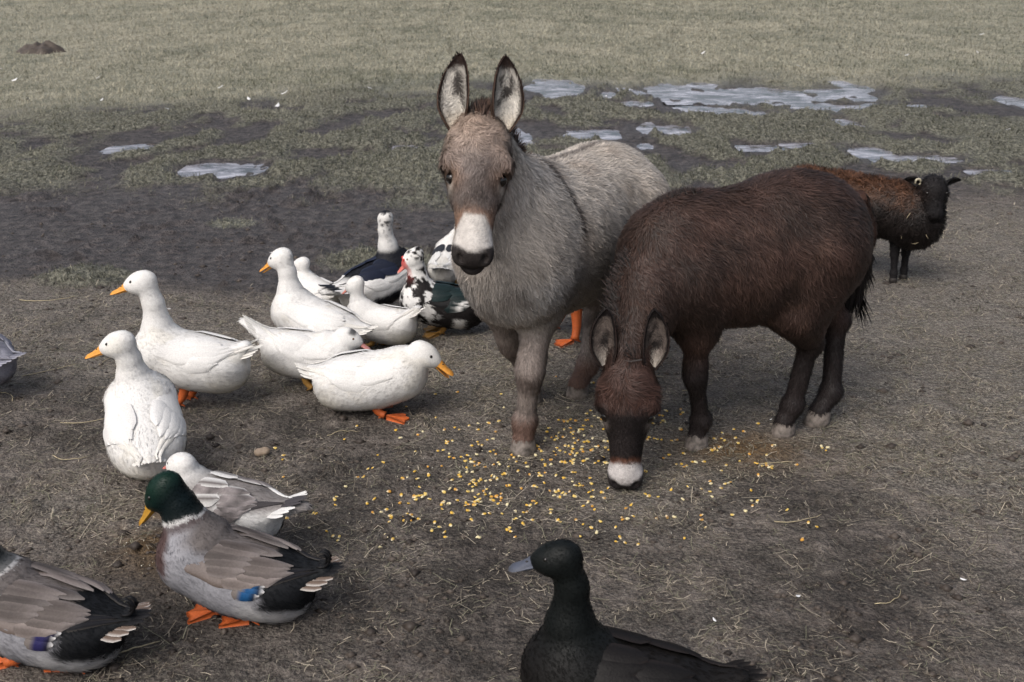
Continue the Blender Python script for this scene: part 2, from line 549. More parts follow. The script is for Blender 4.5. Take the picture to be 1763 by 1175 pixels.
def ground_mat():
    m, nt, b = new_mat('paddock_ground')
    N, L = nt.nodes, nt.links
    tc = N.new('ShaderNodeTexCoord')

    def att(n):
        a = N.new('ShaderNodeAttribute'); a.attribute_name = n
        return a.outputs['Fac']

    def noise(scale, det=5, rough=.6, stretch=None, dist=0):
        t = N.new('ShaderNodeTexNoise'); t.inputs['Scale'].default_value = scale; t.inputs['Detail'].default_value = det
        t.inputs['Roughness'].default_value = rough; t.inputs['Distortion'].default_value = dist
        if stretch:
            mp = N.new('ShaderNodeMapping'); mp.inputs['Scale'].default_value = stretch
            L.new(tc.outputs['Object'], mp.inputs['Vector']); L.new(mp.outputs[0], t.inputs['Vector'])
        else:
            L.new(tc.outputs['Object'], t.inputs['Vector'])
        return t.outputs['Fac']

    def ramp(fac, stops):
        r = N.new('ShaderNodeValToRGB')
        while len(r.color_ramp.elements) < len(stops):
            r.color_ramp.elements.new(.5)
        for e, (p, c) in zip(r.color_ramp.elements, stops):
            e.position = p; e.color = (*c, 1)
        L.new(fac, r.inputs[0])
        return r.outputs[0]

    def mix(f, a, c):
        x = N.new('ShaderNodeMix'); x.data_type = 'RGBA'
        if isinstance(f, float): x.inputs[0].default_value = f
        else: L.new(f, x.inputs[0])
        L.new(a, x.inputs[6]); L.new(c, x.inputs[7])
        return x.outputs[2]

    def mul(a, c):
        x = N.new('ShaderNodeMath'); x.operation = 'MULTIPLY'
        for i, v in enumerate((a, c)):
            if isinstance(v, (int, float)): x.inputs[i].default_value = v
            else: L.new(v, x.inputs[i])
        return x.outputs[0]

    def mrange(v, a, c, d, e):
        x = N.new('ShaderNodeMapRange')
        x.inputs[1].default_value = a; x.inputs[2].default_value = c; x.inputs[3].default_value = d; x.inputs[4].default_value = e
        L.new(v, x.inputs[0])
        return x.outputs[0]
    n_big = noise(2.2, 5); n_mid = noise(14, 6, .65); n_fine = noise(90, 5, .7); n_grit = noise(380, 3, .7)
    soil = ramp(n_mid, [(.38, (.030, .024, .022)), (.5, (.088, .073, .066)), (.62, (.160, .136, .122))])
    soil2 = ramp(n_fine, [(.41, (.022, .017, .015)), (.5, (.100, .083, .073)), (.60, (.25, .218, .185))])
    soil = mix(.32, soil, soil2)
    pat = N.new('ShaderNodeVectorMath'); pat.operation = 'SCALE'
    L.new(soil, pat.inputs[0]); L.new(mrange(noise(4.5, 5, .65), .40, .60, .52, 1.42), pat.inputs['Scale'])
    pat2 = N.new('ShaderNodeVectorMath'); pat2.operation = 'SCALE'
    L.new(pat.outputs[0], pat2.inputs[0]); L.new(mrange(att('straw'), .12, .5, .66, 1.18), pat2.inputs['Scale'])
    soil = pat2.outputs[0]
    litter = ramp(noise(70, 6, .8, (1, 1.8, 1), 1.6), [(.42, (.075, .063, .053)), (.5, (.235, .212, .178)), (.58, (.50, .46, .39))])
    c = mix(mul(mrange(n_fine, .40, .58, .25, 1.0), att('straw')), soil, litter)
    mud = ramp(n_mid, [(.38, (.034, .028, .027)), (.5, (.078, .066, .063)), (.62, (.14, .122, .115))])
    c = mix(mul(att('wet'), .85), c, mud)
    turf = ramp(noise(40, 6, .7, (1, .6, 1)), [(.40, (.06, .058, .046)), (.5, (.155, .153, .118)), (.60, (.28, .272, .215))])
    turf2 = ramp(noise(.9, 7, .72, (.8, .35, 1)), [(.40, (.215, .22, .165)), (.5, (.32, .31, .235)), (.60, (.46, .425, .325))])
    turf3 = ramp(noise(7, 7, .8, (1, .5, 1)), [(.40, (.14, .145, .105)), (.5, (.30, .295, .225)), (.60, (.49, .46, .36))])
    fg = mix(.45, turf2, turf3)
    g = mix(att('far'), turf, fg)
    c = mix(mrange(mul(att('grass'), mrange(n_fine, .3, .7, .75, 1.15)), .15, .6, 0, 1), c, g)
    mealc = ramp(n_fine, [(.35, (.10, .06, .025)), (.7, (.26, .15, .05))])
    c = mix(mul(att('meal'), .8), c, mealc)
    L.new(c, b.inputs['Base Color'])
    rg = mrange(att('wet'), 0, 1, .88, .42)
    L.new(rg, b.inputs['Roughness'])
    b.inputs['Specular IOR Level'].default_value = .35
    ad = N.new('ShaderNodeMath'); ad.operation = 'ADD'
    L.new(mul(noise(34, 4, .6), 1.3), ad.inputs[0]); L.new(mul(n_mid, 2.0), ad.inputs[1])
    ad2 = N.new('ShaderNodeMath'); ad2.operation = 'ADD'
    L.new(ad.outputs[0], ad2.inputs[0]); L.new(mul(n_fine, .35), ad2.inputs[1])
    bp = N.new('ShaderNodeBump'); bp.inputs['Strength'].default_value = 1.0; bp.inputs['Distance'].default_value = .03
    L.new(ad2.outputs[0], bp.inputs['Height']); L.new(bp.outputs[0], b.inputs['Normal'])
    return m


def ice_mat():
    m, nt, b = new_mat('thin_ice_water')
    N, L = nt.nodes, nt.links
    tc = N.new('ShaderNodeTexCoord')
    mp = N.new('ShaderNodeMapping'); mp.inputs['Scale'].default_value = (.55, .8, 1)
    L.new(tc.outputs['Object'], mp.inputs['Vector'])
    nz = N.new('ShaderNodeTexNoise'); nz.inputs['Scale'].default_value = 5; nz.inputs['Detail'].default_value = 7; nz.inputs['Roughness'].default_value = .68
    nz.inputs['Distortion'].default_value = .8
    L.new(mp.outputs[0], nz.inputs['Vector'])
    r = N.new('ShaderNodeValToRGB')
    for e, (p, c) in zip(r.color_ramp.elements, [(.40, (.05, .047, .05)), (.64, (.52, .52, .575))]):
        e.position = p; e.color = (*c, 1)
    e = r.color_ramp.elements.new(.48); e.color = (.20, .197, .225, 1)
    L.new(nz.outputs['Fac'], r.inputs[0]); L.new(r.outputs[0], b.inputs['Base Color'])
    mr = N.new('ShaderNodeMapRange'); mr.inputs[1].default_value = .35; mr.inputs[2].default_value = .65; mr.inputs[3].default_value = .06; mr.inputs[4].default_value = .30
    L.new(nz.outputs['Fac'], mr.inputs[0]); L.new(mr.outputs[0], b.inputs['Roughness'])
    bp = N.new('ShaderNodeBump'); bp.inputs['Strength'].default_value = .08; bp.inputs['Distance'].default_value = .01
    L.new(nz.outputs['Fac'], bp.inputs['Height']); L.new(bp.outputs[0], b.inputs['Normal'])
    return m


build_ground()
M_ICE = ice_mat()
for gi in sorted(set(p[4] for p in PUDDLES)):
    ps = [p for p in PUDDLES if p[4] == gi]
    x0 = min(p[0] - p[2] * 1.45 for p in ps); x1 = max(p[0] + p[2] * 1.45 for p in ps)
    y0 = min(p[1] - p[3] * 1.45 for p in ps); y1 = max(p[1] + p[3] * 1.45 for p in ps)
    nx, ny = 30, 24
    X, Y = np.meshgrid(np.linspace(x0, x1, nx), np.linspace(y0, y1, ny), indexing='ij')
    x, y = X.ravel(), Y.ravel()
    i = np.arange(nx * ny).reshape(nx, ny)
    F = np.stack([i[:-1, :-1], i[1:, :-1], i[1:, 1:], i[:-1, 1:]], -1).reshape(-1, 4)
    own = np.full(len(x), -5.0); oth = np.full(len(x), -5.0)
    for cx, cy, rx, ry, q in PUDDLES:
        v = 1 - np.sqrt(((x - cx) / (rx * 1.25)) ** 2 + ((y - cy) / (ry * 1.25)) ** 2)
        if q == gi: own = np.maximum(own, v)
        else: oth = np.maximum(oth, v)
    keep = ((pud_field(x, y)[F] > -.28).any(1)) & ((own >= oth)[F].all(1))
    F = F[keep]
    if not len(F):
        continue
    u, inv = np.unique(F.ravel(), return_inverse=True)
    c = np.array([(x0 + x1) / 2, (y0 + y1) / 2, WATER_Z + .0004 * gi])
    me = mesh_data('puddle', np.stack([x[u] - c[0], y[u] - c[1], np.zeros(len(u))], 1), [inv.reshape(-1, 4)], True)
    o = obj('puddle', me, M_ICE, None, c)
    tag(o, 'shallow half frozen puddle among the wet turf', None, 'puddles in the wet turf', 'structure')


# ------------------------------------------------------------------ grass and litter
def blades(name, x, y, L, W, col, lean, mat, seed=3, flat=False, seg=2):
    r = np.random.default_rng(seed)
    n = len(x)
    z = height(x, y) - .003
    p = np.stack([x, y, z], 1)
    a = r.uniform(0, 2 * math.pi, n)
    d = np.stack([np.cos(a), np.sin(a), np.zeros(n)], 1)
    sd = np.stack([-np.sin(a), np.cos(a), np.zeros(n)], 1)
    up = A(0, 0, 1)
    w = sd * W[:, None] * .5
    ln = lean * r.uniform(.5, 1.4, n)
    p1 = p + (d * np.sin(ln * .6)[:, None] + up * np.cos(ln * .6)[:, None]) * L[:, None] * .55
    p2 = p1 + (d * np.sin(ln)[:, None] + up * np.cos(ln)[:, None]) * L[:, None] * .45
    VV = np.stack([p - w, p + w, p1 + w * .7, p1 - w * .7, p2], 1).reshape(-1, 3)
    b = np.arange(n)[:, None] * 5
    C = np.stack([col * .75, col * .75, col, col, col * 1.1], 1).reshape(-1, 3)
    nn = unit(np.stack([r.normal(0, .3, n), r.normal(-.12, .3, n), np.ones(n)], 1))
    b5 = b[:, 0]
    far_ = y > 8.5
    Q = (b[~far_] + np.array([0, 1, 2, 3])); T = np.concatenate([b[~far_] + np.array([3, 2, 4]), b[far_] + np.array([0, 1, 4])])
    used = np.zeros(len(VV), bool); used[Q.ravel()] = True; used[T.ravel()] = True
    re = np.cumsum(used) - 1
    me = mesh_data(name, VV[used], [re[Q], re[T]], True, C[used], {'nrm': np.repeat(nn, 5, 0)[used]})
    return obj(name, me, mat)


M_GRASS = attr_mat('grass_blades', .75, .2, nrm=True)


def scatter_grass():
    r = np.random.default_rng(21)
    n = 480000
    # denser towards the middle distance, thinning out far away
    y = np.exp(r.uniform(math.log(4.6), math.log(44), n))
    u = r.uniform(-1, 1, n); x = (.62 * u + .45 * u ** 5) * (y + .8)
    g, s, wt, mud, belt, far = zones(x, y)
    pf = pud_field(x, y)
    keep = (r.random(n) < np.clip(g, 0, 1) ** 1.3) & (pf < .02)
    x, y, g, belt, far = x[keep], y[keep], g[keep], belt[keep], far[keep]
    m = len(x)
    L = (.014 + .022 * r.random(m)) * (1 + .45 * belt) * (1 + .9 * far)
    W = (.0025 + .00042 * y) * np.where(y > 8.5, 1.35, 1)
    t = .5 + 1.5 * (fbm(x / .30, y / .6, None, 4, 61) - .5) + .8 * (fbm(x / 2.5, y / 2.0, None, 2, 62) - .5) + r.normal(0, .16, m)
    col = mixc((.085, .086, .066), (.32, .31, .24), t * 1.15 - .1)
    col = mixc(col, (.13, .14, .095), (r.random(m) < .3) * .7)
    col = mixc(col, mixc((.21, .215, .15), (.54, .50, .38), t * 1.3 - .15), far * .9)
    L = L * (1 + .02 * np.maximum(y - 14, 0))
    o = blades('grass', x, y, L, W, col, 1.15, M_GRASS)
    tag(o, 'short tussocky winter grass round the puddles and beyond', 'grass', None, 'stuff')


def scatter_straw():
    r = np.random.default_rng(22)
    n = 240000
    y = np.exp(r.uniform(math.log(1.5), math.log(8.0), n))
    u = r.uniform(-1, 1, n); x = (.62 * u + .3 * u ** 5) * (y + .9)
    g, s, wt, mud, belt, far = zones(x, y)
    cl = fbm(x / .10, y / .10, None, 3, 71)
    keep = r.random(n) < np.clip(s * 1.05, .10, 1) * sstep(.34, .62, cl) * (1 - .94 * mud)
    x, y, s = x[keep], y[keep], s[keep]
    n = len(x)
    L = np.exp(r.normal(math.log(.020), .6, n)).clip(.006, .10) * (1 + .08 * np.maximum(y - 2.5, 0))
    W = r.uniform(.0008, .0018, n) * (1 + .02 * y + .034 * y * y)
    a = r.uniform(0, 2 * math.pi, n)
    bend = r.normal(0, .55, n)
    k = 3
    ts = np.linspace(-.5, .5, k)
    P = []; S = []
    for t in ts:
        an = a + bend * t
        P.append(np.stack([x + np.cos(a + bend * t * .5) * L * t, y + np.sin(a + bend * t * .5) * L * t], 1))
        S.append(np.stack([-np.sin(an), np.cos(an)], 1))
    tilt = r.normal(0, .16, n)
    VV = np.zeros((n, k * 2, 3))
    for j in range(k):
        zz = height(P[j][:, 0], P[j][:, 1]) + .0022 + np.maximum(0, tilt * ts[j] + .02) * L + .004 * r.random(n)
        for q, sg in ((0, -1), (1, 1)):
            VV[:, j * 2 + q, :2] = P[j] + S[j] * (W * .5 * sg)[:, None]
            VV[:, j * 2 + q, 2] = zz
    b = np.arange(n)[:, None] * (2 * k)
    F = np.concatenate([b + np.array([2 * j, 2 * j + 1, 2 * j + 3, 2 * j + 2]) for j in range(k - 1)])
    t = r.random(n)
    col = mixc((.09, .073, .058), (.52, .46, .36), t ** 1.7)
    col = mixc(col, (.19, .19, .13), (r.random(n) < .22) * .8)
    nn = unit(np.stack([r.normal(0, .3, n), r.normal(-.1, .3, n), np.ones(n)], 1))
    me = mesh_data('straw_litter', VV.reshape(-1, 3), [F], True, np.repeat(col, 2 * k, 0), {'nrm': np.repeat(nn, 2 * k, 0)})
    o = obj('straw_litter', me, M_GRASS)
    tag(o, 'broken bits of hay and dry grass trodden into the mud', 'straw', None, 'stuff')


def scatter_clods():
    r = np.random.default_rng(23)
    n = 18000
    y = np.exp(r.uniform(math.log(1.5), math.log(7.5), n))
    x = r.uniform(-.62, .62, n) * (y + .9)
    g, s, wt, mud, belt, far = zones(x, y)
    keep = (r.random(n) < sstep(.42, .62, fbm(x / .3, y / .3, None, 3, 81))) & (g < .4)
    x, y = x[keep], y[keep]; n = len(x)
    R = np.exp(r.normal(math.log(.0045), .62, n)).clip(.0015, .022)
    dirs = unit(np.array([[1, 0, 0], [-1, 0, 0], [0, 1, 0], [0, -1, 0], [0, 0, 1], [0, 0, -.4]], float))
    V = dirs[None] * R[:, None, None] * r.uniform(.7, 1.3, (n, 6, 1)) * np.array([1.15, 1, .6])
    V = V + np.stack([x, y, height(x, y) + R * .1], 1)[:, None]
    T = np.array([[0, 2, 4], [2, 1, 4], [1, 3, 4], [3, 0, 4], [2, 0, 5], [1, 2, 5], [3, 1, 5], [0, 3, 5]])
    F = (np.arange(n)[:, None, None] * 6 + T).reshape(-1, 3)
    col = mixc((.026, .020, .017), (.095, .077, .064), r.random(n))
    me = mesh_data('soil_crumbs', V.reshape(-1, 3), [F], True, np.repeat(col, 6, 0))
    o = obj('soil_crumbs', me, M_VCOL)
    tag(o, 'loose dark soil crumbs scattered over the trodden mud', 'soil', None, 'stuff')


scatter_grass()
scatter_straw()
scatter_clods()


# ------------------------------------------------------------------ shared animal pieces
def tube_mesh(name, pts, rad, col=None, n=10, cap=True, flat=None):
    """tapered tube through points; returns V, F lists"""
    pts = np.asarray(pts, float); m = len(pts)
    tang = np.gradient(pts, axis=0); tang = unit(tang)
    ref = A(0, 0, 1) if abs(tang[0][2]) < .9 else A(1, 0, 0)
    V = []
    for i in range(m):
        s = unit(np.cross(tang[i], ref)); u = np.cross(s, tang[i])
        for k in range(n):
            a = 2 * math.pi * k / n
            V.append(pts[i] + (s * math.cos(a) + u * math.sin(a) * (flat if flat else 1)) * rad[i])
    F = []
    for i in range(m - 1):
        for k in range(n):
            k2 = (k + 1) % n
            F.append((i * n + k, i * n + k2, (i + 1) * n + k2, (i + 1) * n + k))
    T = []
    if cap:
        V.append(pts[0]); V.append(pts[-1]); a, b = len(V) - 2, len(V) - 1
        for k in range(n):
            k2 = (k + 1) % n
            T.append((a, k2, k)); T.append((b, (m - 1) * n + k, (m - 1) * n + k2))
    return np.array(V), np.array(F), np.array(T).reshape(-1, 3)


def spline(pts, n):
    pts = np.asarray(pts, float)
    t = np.linspace(0, len(pts) - 1, n)
    out = []
    for v in t:
        i = min(int(v), len(pts) - 2); f = v - i
        p0 = pts[max(i - 1, 0)]; p1 = pts[i]; p2 = pts[i + 1]; p3 = pts[min(i + 2, len(pts) - 1)]
        out.append(.5 * (2 * p1 + (p2 - p0) * f + (2 * p0 - 5 * p1 + 4 * p2 - p3) * f * f + (3 * p1 - p0 - 3 * p2 + p3) * f ** 3))
    return np.array(out)


def ball(name, c, r, mat, parent, seg=16, col=None, sc=(1, 1, 1)):
    V = []; F = []; T = []
    rings = seg // 2
    for i in range(1, rings):
        th = math.pi * i / rings
        for k in range(seg):
            a = 2 * math.pi * k / seg
            V.append((math.sin(th) * math.cos(a) * r * sc[0], math.sin(th) * math.sin(a) * r * sc[1], math.cos(th) * r * sc[2]))
    for i in range(rings - 2):
        for k in range(seg):
            k2 = (k + 1) % seg
            F.append((i * seg + k, (i + 1) * seg + k, (i + 1) * seg + k2, i * seg + k2))
    V.append((0, 0, r * sc[2])); V.append((0, 0, -r * sc[2])); a, b = len(V) - 2, len(V) - 1
    for k in range(seg):
        k2 = (k + 1) % seg
        T.append((a, k, k2)); T.append((b, (rings - 2) * seg + k2, (rings - 2) * seg + k))
    V = np.array(V)
    me = mesh_data(name, V, [np.array(F), np.array(T)], True, None if col is None else np.tile(A(*col), (len(V), 1)))
    return obj(name, me, mat, parent, c)


def hoof(parent, p, d, wid, mat):
    """p: centre of the sole (root space), d: toe direction in the ground plane"""
    d = unit(A(d[0], d[1], 0)); s = A(-d[1], d[0], 0)
    V = []; n = 16
    lev = [(0, 1.0, 0), (.3, .96, -.004), (.75, .86, -.012), (1.0, .74, -.016), (1.12, .55, -.017)]
    for hgt, sc, off in lev:
        for k in range(n):
            a = 2 * math.pi * k / n
            fx = math.cos(a); fy = math.sin(a)
            ln = wid * .56 * (1.12 if fx > 0 else .82)
            tiltz = hgt * wid * .62 * (1 + .22 * fx)
            V.append(p + d * (fx * ln * sc + off * wid / .09) + s * fy * wid * .5 * sc + A(0, 0, tiltz))
    F = []
    for i in range(len(lev) - 1):
        for k in range(n):
            k2 = (k + 1) % n
            F.append((i * n + k, i * n + k2, (i + 1) * n + k2, (i + 1) * n + k))
    V.append(p + A(0, 0, 0)); V.append(p + A(0, 0, wid * .7)); T = []
    for k in range(n):
        k2 = (k + 1) % n
        T.append((len(V) - 2, k2, k)); T.append((len(V) - 1, (len(lev) - 1) * n + k, (len(lev) - 1) * n + k2))
    me = mesh_data('hoof', np.array(V), [np.array(F), np.array(T)], True)
    return obj('hoof', me, mat, parent)


def ear(parent, base, axis, face, side_out, L, W, cols, seed, beta0=2.3, beta1=1.25, name='ear'):
    """cupped leaf-shaped ear; face is where its opening looks; outer coat + paler lining"""
    a = unit(axis); f = unit(A(*face) - a * (A(*face) @ a)); s = np.cross(a, f)
    nu, nv = 26, 17
    outer, inner, rim, lin, lin2 = [A(*c) for c in cols]
    u = np.linspace(0, 1, nu); v = np.linspace(-1, 1, nv)
    U, Vv = np.meshgrid(u, v, indexing='ij')
    prof = np.interp(U, [0, .12, .3, .5, .7, .85, .95, 1], [.50, .68, .95, 1.0, .84, .56, .27, .03]) * W
    beta = np.interp(U, [0, .25, .55, 1], [beta0, beta0 * .8, beta1, .9])
    ang = Vv * beta
    sb = np.maximum(np.sin(np.minimum(beta, math.pi / 2)), .5)
    bend = a * (U * L)[..., None] - f * (.10 * L * (U ** 2))[..., None] + A(*side_out) * (.07 * L * np.sin(U * math.pi))[..., None]
    P = A(*base) + bend + s * (prof * np.sin(ang) / sb)[..., None] + f * (prof * (1 - np.cos(ang)) * .75 - prof * .55)[..., None]
    Pi = P.reshape(-1, 3)
    gu = np.gradient(P, axis=0); gv = np.gradient(P, axis=1)
    n_in = unit(np.cross(gu, gv)).reshape(-1, 3)
    mid = P[nu // 2, nv // 2]
    if (n_in.reshape(nu, nv, 3)[nu // 2, nv // 2] @ f) < 0:
        n_in = -n_in
    Po = Pi - n_in * .006
    i = np.arange(nu * nv).reshape(nu, nv)
    q = np.stack([i[:-1, :-1], i[1:, :-1], i[1:, 1:], i[:-1, 1:]], -1).reshape(-1, 4)
    F = np.concatenate([q, q[:, ::-1] + nu * nv])
    E = [(i[k, 0], i[k + 1, 0]) for k in range(nu - 1)] + [(i[k + 1, -1], i[k, -1]) for k in range(nu - 1)] + [(i[-1, k], i[-1, k + 1]) for k in range(nv - 1)]
    F = np.concatenate([F, np.array([(p_, q_, q_ + nu * nv, p_ + nu * nv) for p_, q_ in E])])
    uu, vv = U.ravel(), Vv.ravel()
    nz = vnoise(uu * 9, vv * 3 + 3, None, seed)
    edge = sstep(.70, .86, np.abs(vv) + .05 * nz)
    tip = sstep(.74, .86, uu + .06 * (nz - .5))
    ci = mixc(inner, lin2, sstep(.52, .66, vnoise(uu * 6 + seed, vv * 2.2, None, seed + 3)) * sstep(.1, .3, uu) * (1 - sstep(.68, .82, uu)) * (1 - sstep(.35, .75, np.abs(vv))))
    ci = mixc(ci, lin, (1 - sstep(0, .3, uu)) * .7)
    ci = mixc(ci, rim, np.maximum(edge, tip))
    co = mixc(outer, rim, np.maximum(tip, edge * .6))
    Vt = np.concatenate([Pi, Po]); C = np.concatenate([ci, co])
    me = mesh_data(name, Vt, [F], True, C)
    o = obj(name, me, M_SKIN, parent)
    # hair on both faces
    Nn = np.concatenate([n_in, -n_in])
    dv = np.tile(a, (len(Vt), 1)) * np.concatenate([np.full(nu * nv, .6), np.full(nu * nv, 1.0)])[:, None]
    dv[:nu * nv] += s * (np.sign(-vv) * .6)[:, None]
    Ln = np.concatenate([np.where(np.abs(vv) > .8, .009, .020) * (1 - .6 * tip), np.full(nu * nv, .010)])
    strands('ear_hair', Vt, F[:2 * len(q)], Nn, C, dv, Ln, 3200, .0022, M_FUR, o, seed, lift=.18, cvar=.15, clump=.02)
    return o


def donkey_head(S, P0, d, n, tagn='head', k=.028, scale=1.0):
    """adds a donkey head to SDF; returns helper turning (t, n, s) into points"""
    d = unit(d); n = unit(n - d * (n @ d)); s = np.cross(n, d)
    if s[0] < 0: s = -s
    H = lambda t, q, r=0.: P0 + (d * t + n * q + s * r) * scale
    ax = [d, n, s]
    z = scale
    S.ell(H(.055, -.015), A(.095, .082, .088) * z, ax, k, tagn)
    S.ell(H(.125, .000), A(.115, .082, .100) * z, ax, k, tagn)
    for sg in (-1, 1):
        S.ell(H(.165, -.052, sg * .040), A(.105, .085, .046) * z, ax, k, tagn)
        S.ell(H(.140, .038, sg * .076), A(.038, .028, .030) * z, ax, .025, tagn)
    S.cone(H(.17, .004), H(.375, -.004), .078 * z, .054 * z, .03, tagn, [(s, .92)])
    S.cone(H(.20, -.05), H(.37, -.03), .05 * z, .035 * z, .03, tagn, [(s, .8)])
    S.ell(H(.395, -.004), A(.052, .050, .059) * z, ax, .03, tagn)
    for sg in (-1, 1):
        S.ell(H(.412, .014, sg * .036), A(.030, .024, .022) * z, ax, .018, tagn)
    S.ell(H(.424, -.032), A(.036, .028, .036) * z, ax, .015, tagn)
    for sg in (-1, 1):
        S.ell(H(.182, .034, sg * .096), A(.024, .026, .024) * z, ax, .014, tagn, sub=True)
        S.ell(H(.428, .034, sg * .036), A(.014, .013, .009) * z, [unit(d * .8 + s * sg * .4), n, s], .010, tagn, sub=True)
    S.ell(H(.446, -.013), A(.014, .006, .05) * z, ax, .008, tagn, sub=True)
    return H, d, n, s


def leg_front(S, sh, el, kn, fe, ft, q=1.0):
    sh, el, kn, fe, ft = [A(*v) for v in (sh, el, kn, fe, ft)]
    S.cone(sh, el, .105, .068, .06, 'body')
    S.cone(el, el + (kn - el) * .85, .070 * q, .046 * q, .04, 'leg')
    S.cone(el + (kn - el) * .8, kn, .048 * q, .050 * q, .03, 'leg')
    S.cone(kn, kn + (fe - kn) * .18, .050 * q, .042 * q, .02, 'leg')
    S.cone(kn, fe, .039 * q, .036 * q, .02, 'leg')
    S.ell(fe, A(.046, .046, .042) * q, None, .025, 'foot')
    S.cone(fe, ft + A(0, 0, .045), .040 * q, .041 * q, .02, 'foot')


def leg_hind(S, hip, st, hk, fe, ft, back, q=1.0):
    hip, st, hk, fe, ft = [A(*v) for v in (hip, st, hk, fe, ft)]
    S.cone(hip, st, .140, .085, .07, 'body')
    S.cone(hip + back * .05, st + (hk - st) * .45 + back * .02, .11, .056, .06, 'body')
    S.cone(st, hk, .088 * q, .050 * q, .05, 'leg')
    S.ell(hk + back * .012, A(.050, .050, .056) * q, None, .025, 'leg')
    S.cone(hk, fe, .043 * q, .039 * q, .02, 'leg')
    S.ell(fe, A(.047, .047, .044) * q, None, .025, 'foot')
    S.cone(fe, ft + A(0, 0, .045), .041 * q, .042 * q, .02, 'foot')


def axis_coords(V, P0, d, n, s, z=1.):
    q = V - P0
    return q @ d / z, q @ n / z, q @ s / z


def fork(a, b):
    return unit(A(*b) - A(*a))


# ------------------------------------------------------------------ grey donkey
def grey_donkey():
    hd = unit(A(-.517, -.856, 0)); rt = A(.856, -.517, 0); up = A(0, 0, 1)
    R0 = A(.20, 3.72, 0)
    root = empty('donkey', R0)
    tag(root, 'grey dun donkey with a white muzzle looking up, ears pricked', 'donkey', 'donkeys in the paddock')
    S = SDF()
    flat = [(rt, .80)]
    Q = lambda x, y, z: A(x, y, z) - R0
    S.cone(Q(.04, 3.52, .715), Q(.27, 3.92, .71), .265, .265, .05, 'body', flat)
    S.ell(Q(.16, 3.73, .665), (.33, .215, .245), [hd, rt, up], .08, 'body')
    S.ell(Q(.36, 4.06, .755), (.26, .20, .215), [hd, rt, up], .08, 'body')
    S.ell(Q(.43, 4.18, .68), (.15, .175, .18), [hd, rt, up], .07, 'body')
    S.cone(Q(.005, 3.42, .82), Q(.045, 3.55, .90), .165, .10, .09, 'body', [(rt, .8)])
    S.ell(Q(.012, 3.40, .665), (.13, .155, .17), [hd, rt, up], .09, 'chest')
    S.cone(Q(.01, 3.43, .80), Q(-.085, 3.27, 1.07), .168, .118, .10, 'neck', [(rt, .70)])
    P0 = Q(-.098, 3.20, 1.185); d = unit(A(-.045, -.50, -.865)); n = A(.03, -.85, .50)
    H, d, n, s = donkey_head(S, P0, d, n, k=.035, scale=1.0)
    # legs (sole positions in world)
    feet = {}
    def g(x, y): return A(x, y, hz(x, y)) - R0
    f1 = g(.040, 3.375); f2 = g(.075, 3.80); h1 = g(.262, 3.865); h2 = g(.515, 4.10)
    leg_front(S, Q(.105, 3.44, .68), Q(.095, 3.46, .50), Q(.062, 3.385, .295), f1 + A(.006, .02, .105), f1, .92)
    leg_front(S, Q(-.085, 3.52, .68), Q(-.065, 3.57, .50), Q(.0, 3.67, .29), f2 + A(-.01, .02, .10), f2, .88)
    leg_hind(S, Q(.275, 4.10, .74), Q(.23, 3.93, .50), Q(.335, 4.07, .33), f2 * 0 + h1 + A(.045, .075, .10), h1, -hd, .88)
    leg_hind(S, Q(.465, 4.02, .74), Q(.43, 3.87, .50), Q(.56, 4.17, .34), h2 + A(.03, .04, .10), h2, -hd, .88)
    V, F, N = S.mesh(.0095)
    T = S.tags(V, .02)
    wh, wk, wl, wf, wc = [T.get(k_, 0) for k_ in ('head', 'neck', 'leg', 'foot', 'chest')]
    W = V + R0
    nz = fbm(W[:, 0] / .12, W[:, 1] / .12, W[:, 2] / .12, 4, 3)
    nf = fbm(W[:, 0] / .035, W[:, 1] / .035, W[:, 2] / .035, 3, 8)
    z = W[:, 2]
    q = V - Q(.03, 3.52, 0); lat = q @ rt; fore = q @ hd
    col = mixc((.37, .335, .31), (.64, .57, .495), sstep(.55, .9, z + .25 * (nz - .5)))  # beige-grey coat, paler higher up: light from above is partly in the colour
    col = mixc(col, (.42, .335, .265), sstep(.55, .75, nz) * .45)
    col = mixc(col, (.44, .415, .40), wk * .75 * (1 - sstep(.95, 1.1, z)))
    col = mixc(col, (.70, .67, .64), wc * sstep(.45, .62, nz + .12) * sstep(.72, .62, z) * .8)
    # belly paler
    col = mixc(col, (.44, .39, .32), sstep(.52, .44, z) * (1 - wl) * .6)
    # dorsal stripe and shoulder cross
    top = sstep(.8, .9, z)
    dors = np.exp(-(lat / .016) ** 2) * top * sstep(.10, .0, fore)
    cross = np.exp(-((fore + .035 + .10 * (1 - z) + .015 * (nf - .5)) / .015) ** 2) * sstep(.70, .80, z + .05 * (nf - .5)) * (1 - wh) * (np.abs(lat) < .5)
    col = mixc(col, (.055, .040, .034), np.maximum(dors * .8, np.clip(cross * 1.2, 0, 1)))
    # legs
    col = mixc(col, (.27, .228, .205), np.clip(wl + wf, 0, 1) * sstep(.52, .40, z))
    col = mixc(col, (.105, .078, .068), np.clip(wl + wf, 0, 1) * np.exp(-((z - .27 + .02 * (nz - .5)) / .035) ** 2) * .7)
    col = mixc(col, (.135, .078, .060), np.clip(wl + wf, 0, 1) * sstep(.17, .10, z) * .9)
    # head
    t, hn, hs = axis_coords(V, P0, d, n, s)
    fr = sstep(.0, .03, hn)
    hc = mixc((.21, .175, .162), (.36, .27, .215), sstep(.17, .02, t + .05 * (nz - .5)))
    hc = mixc(hc, (.085, .068, .062), np.exp(-((t - .245) / .045) ** 2 - (hs / .038) ** 2) * fr * (.6 + .6 * nf))
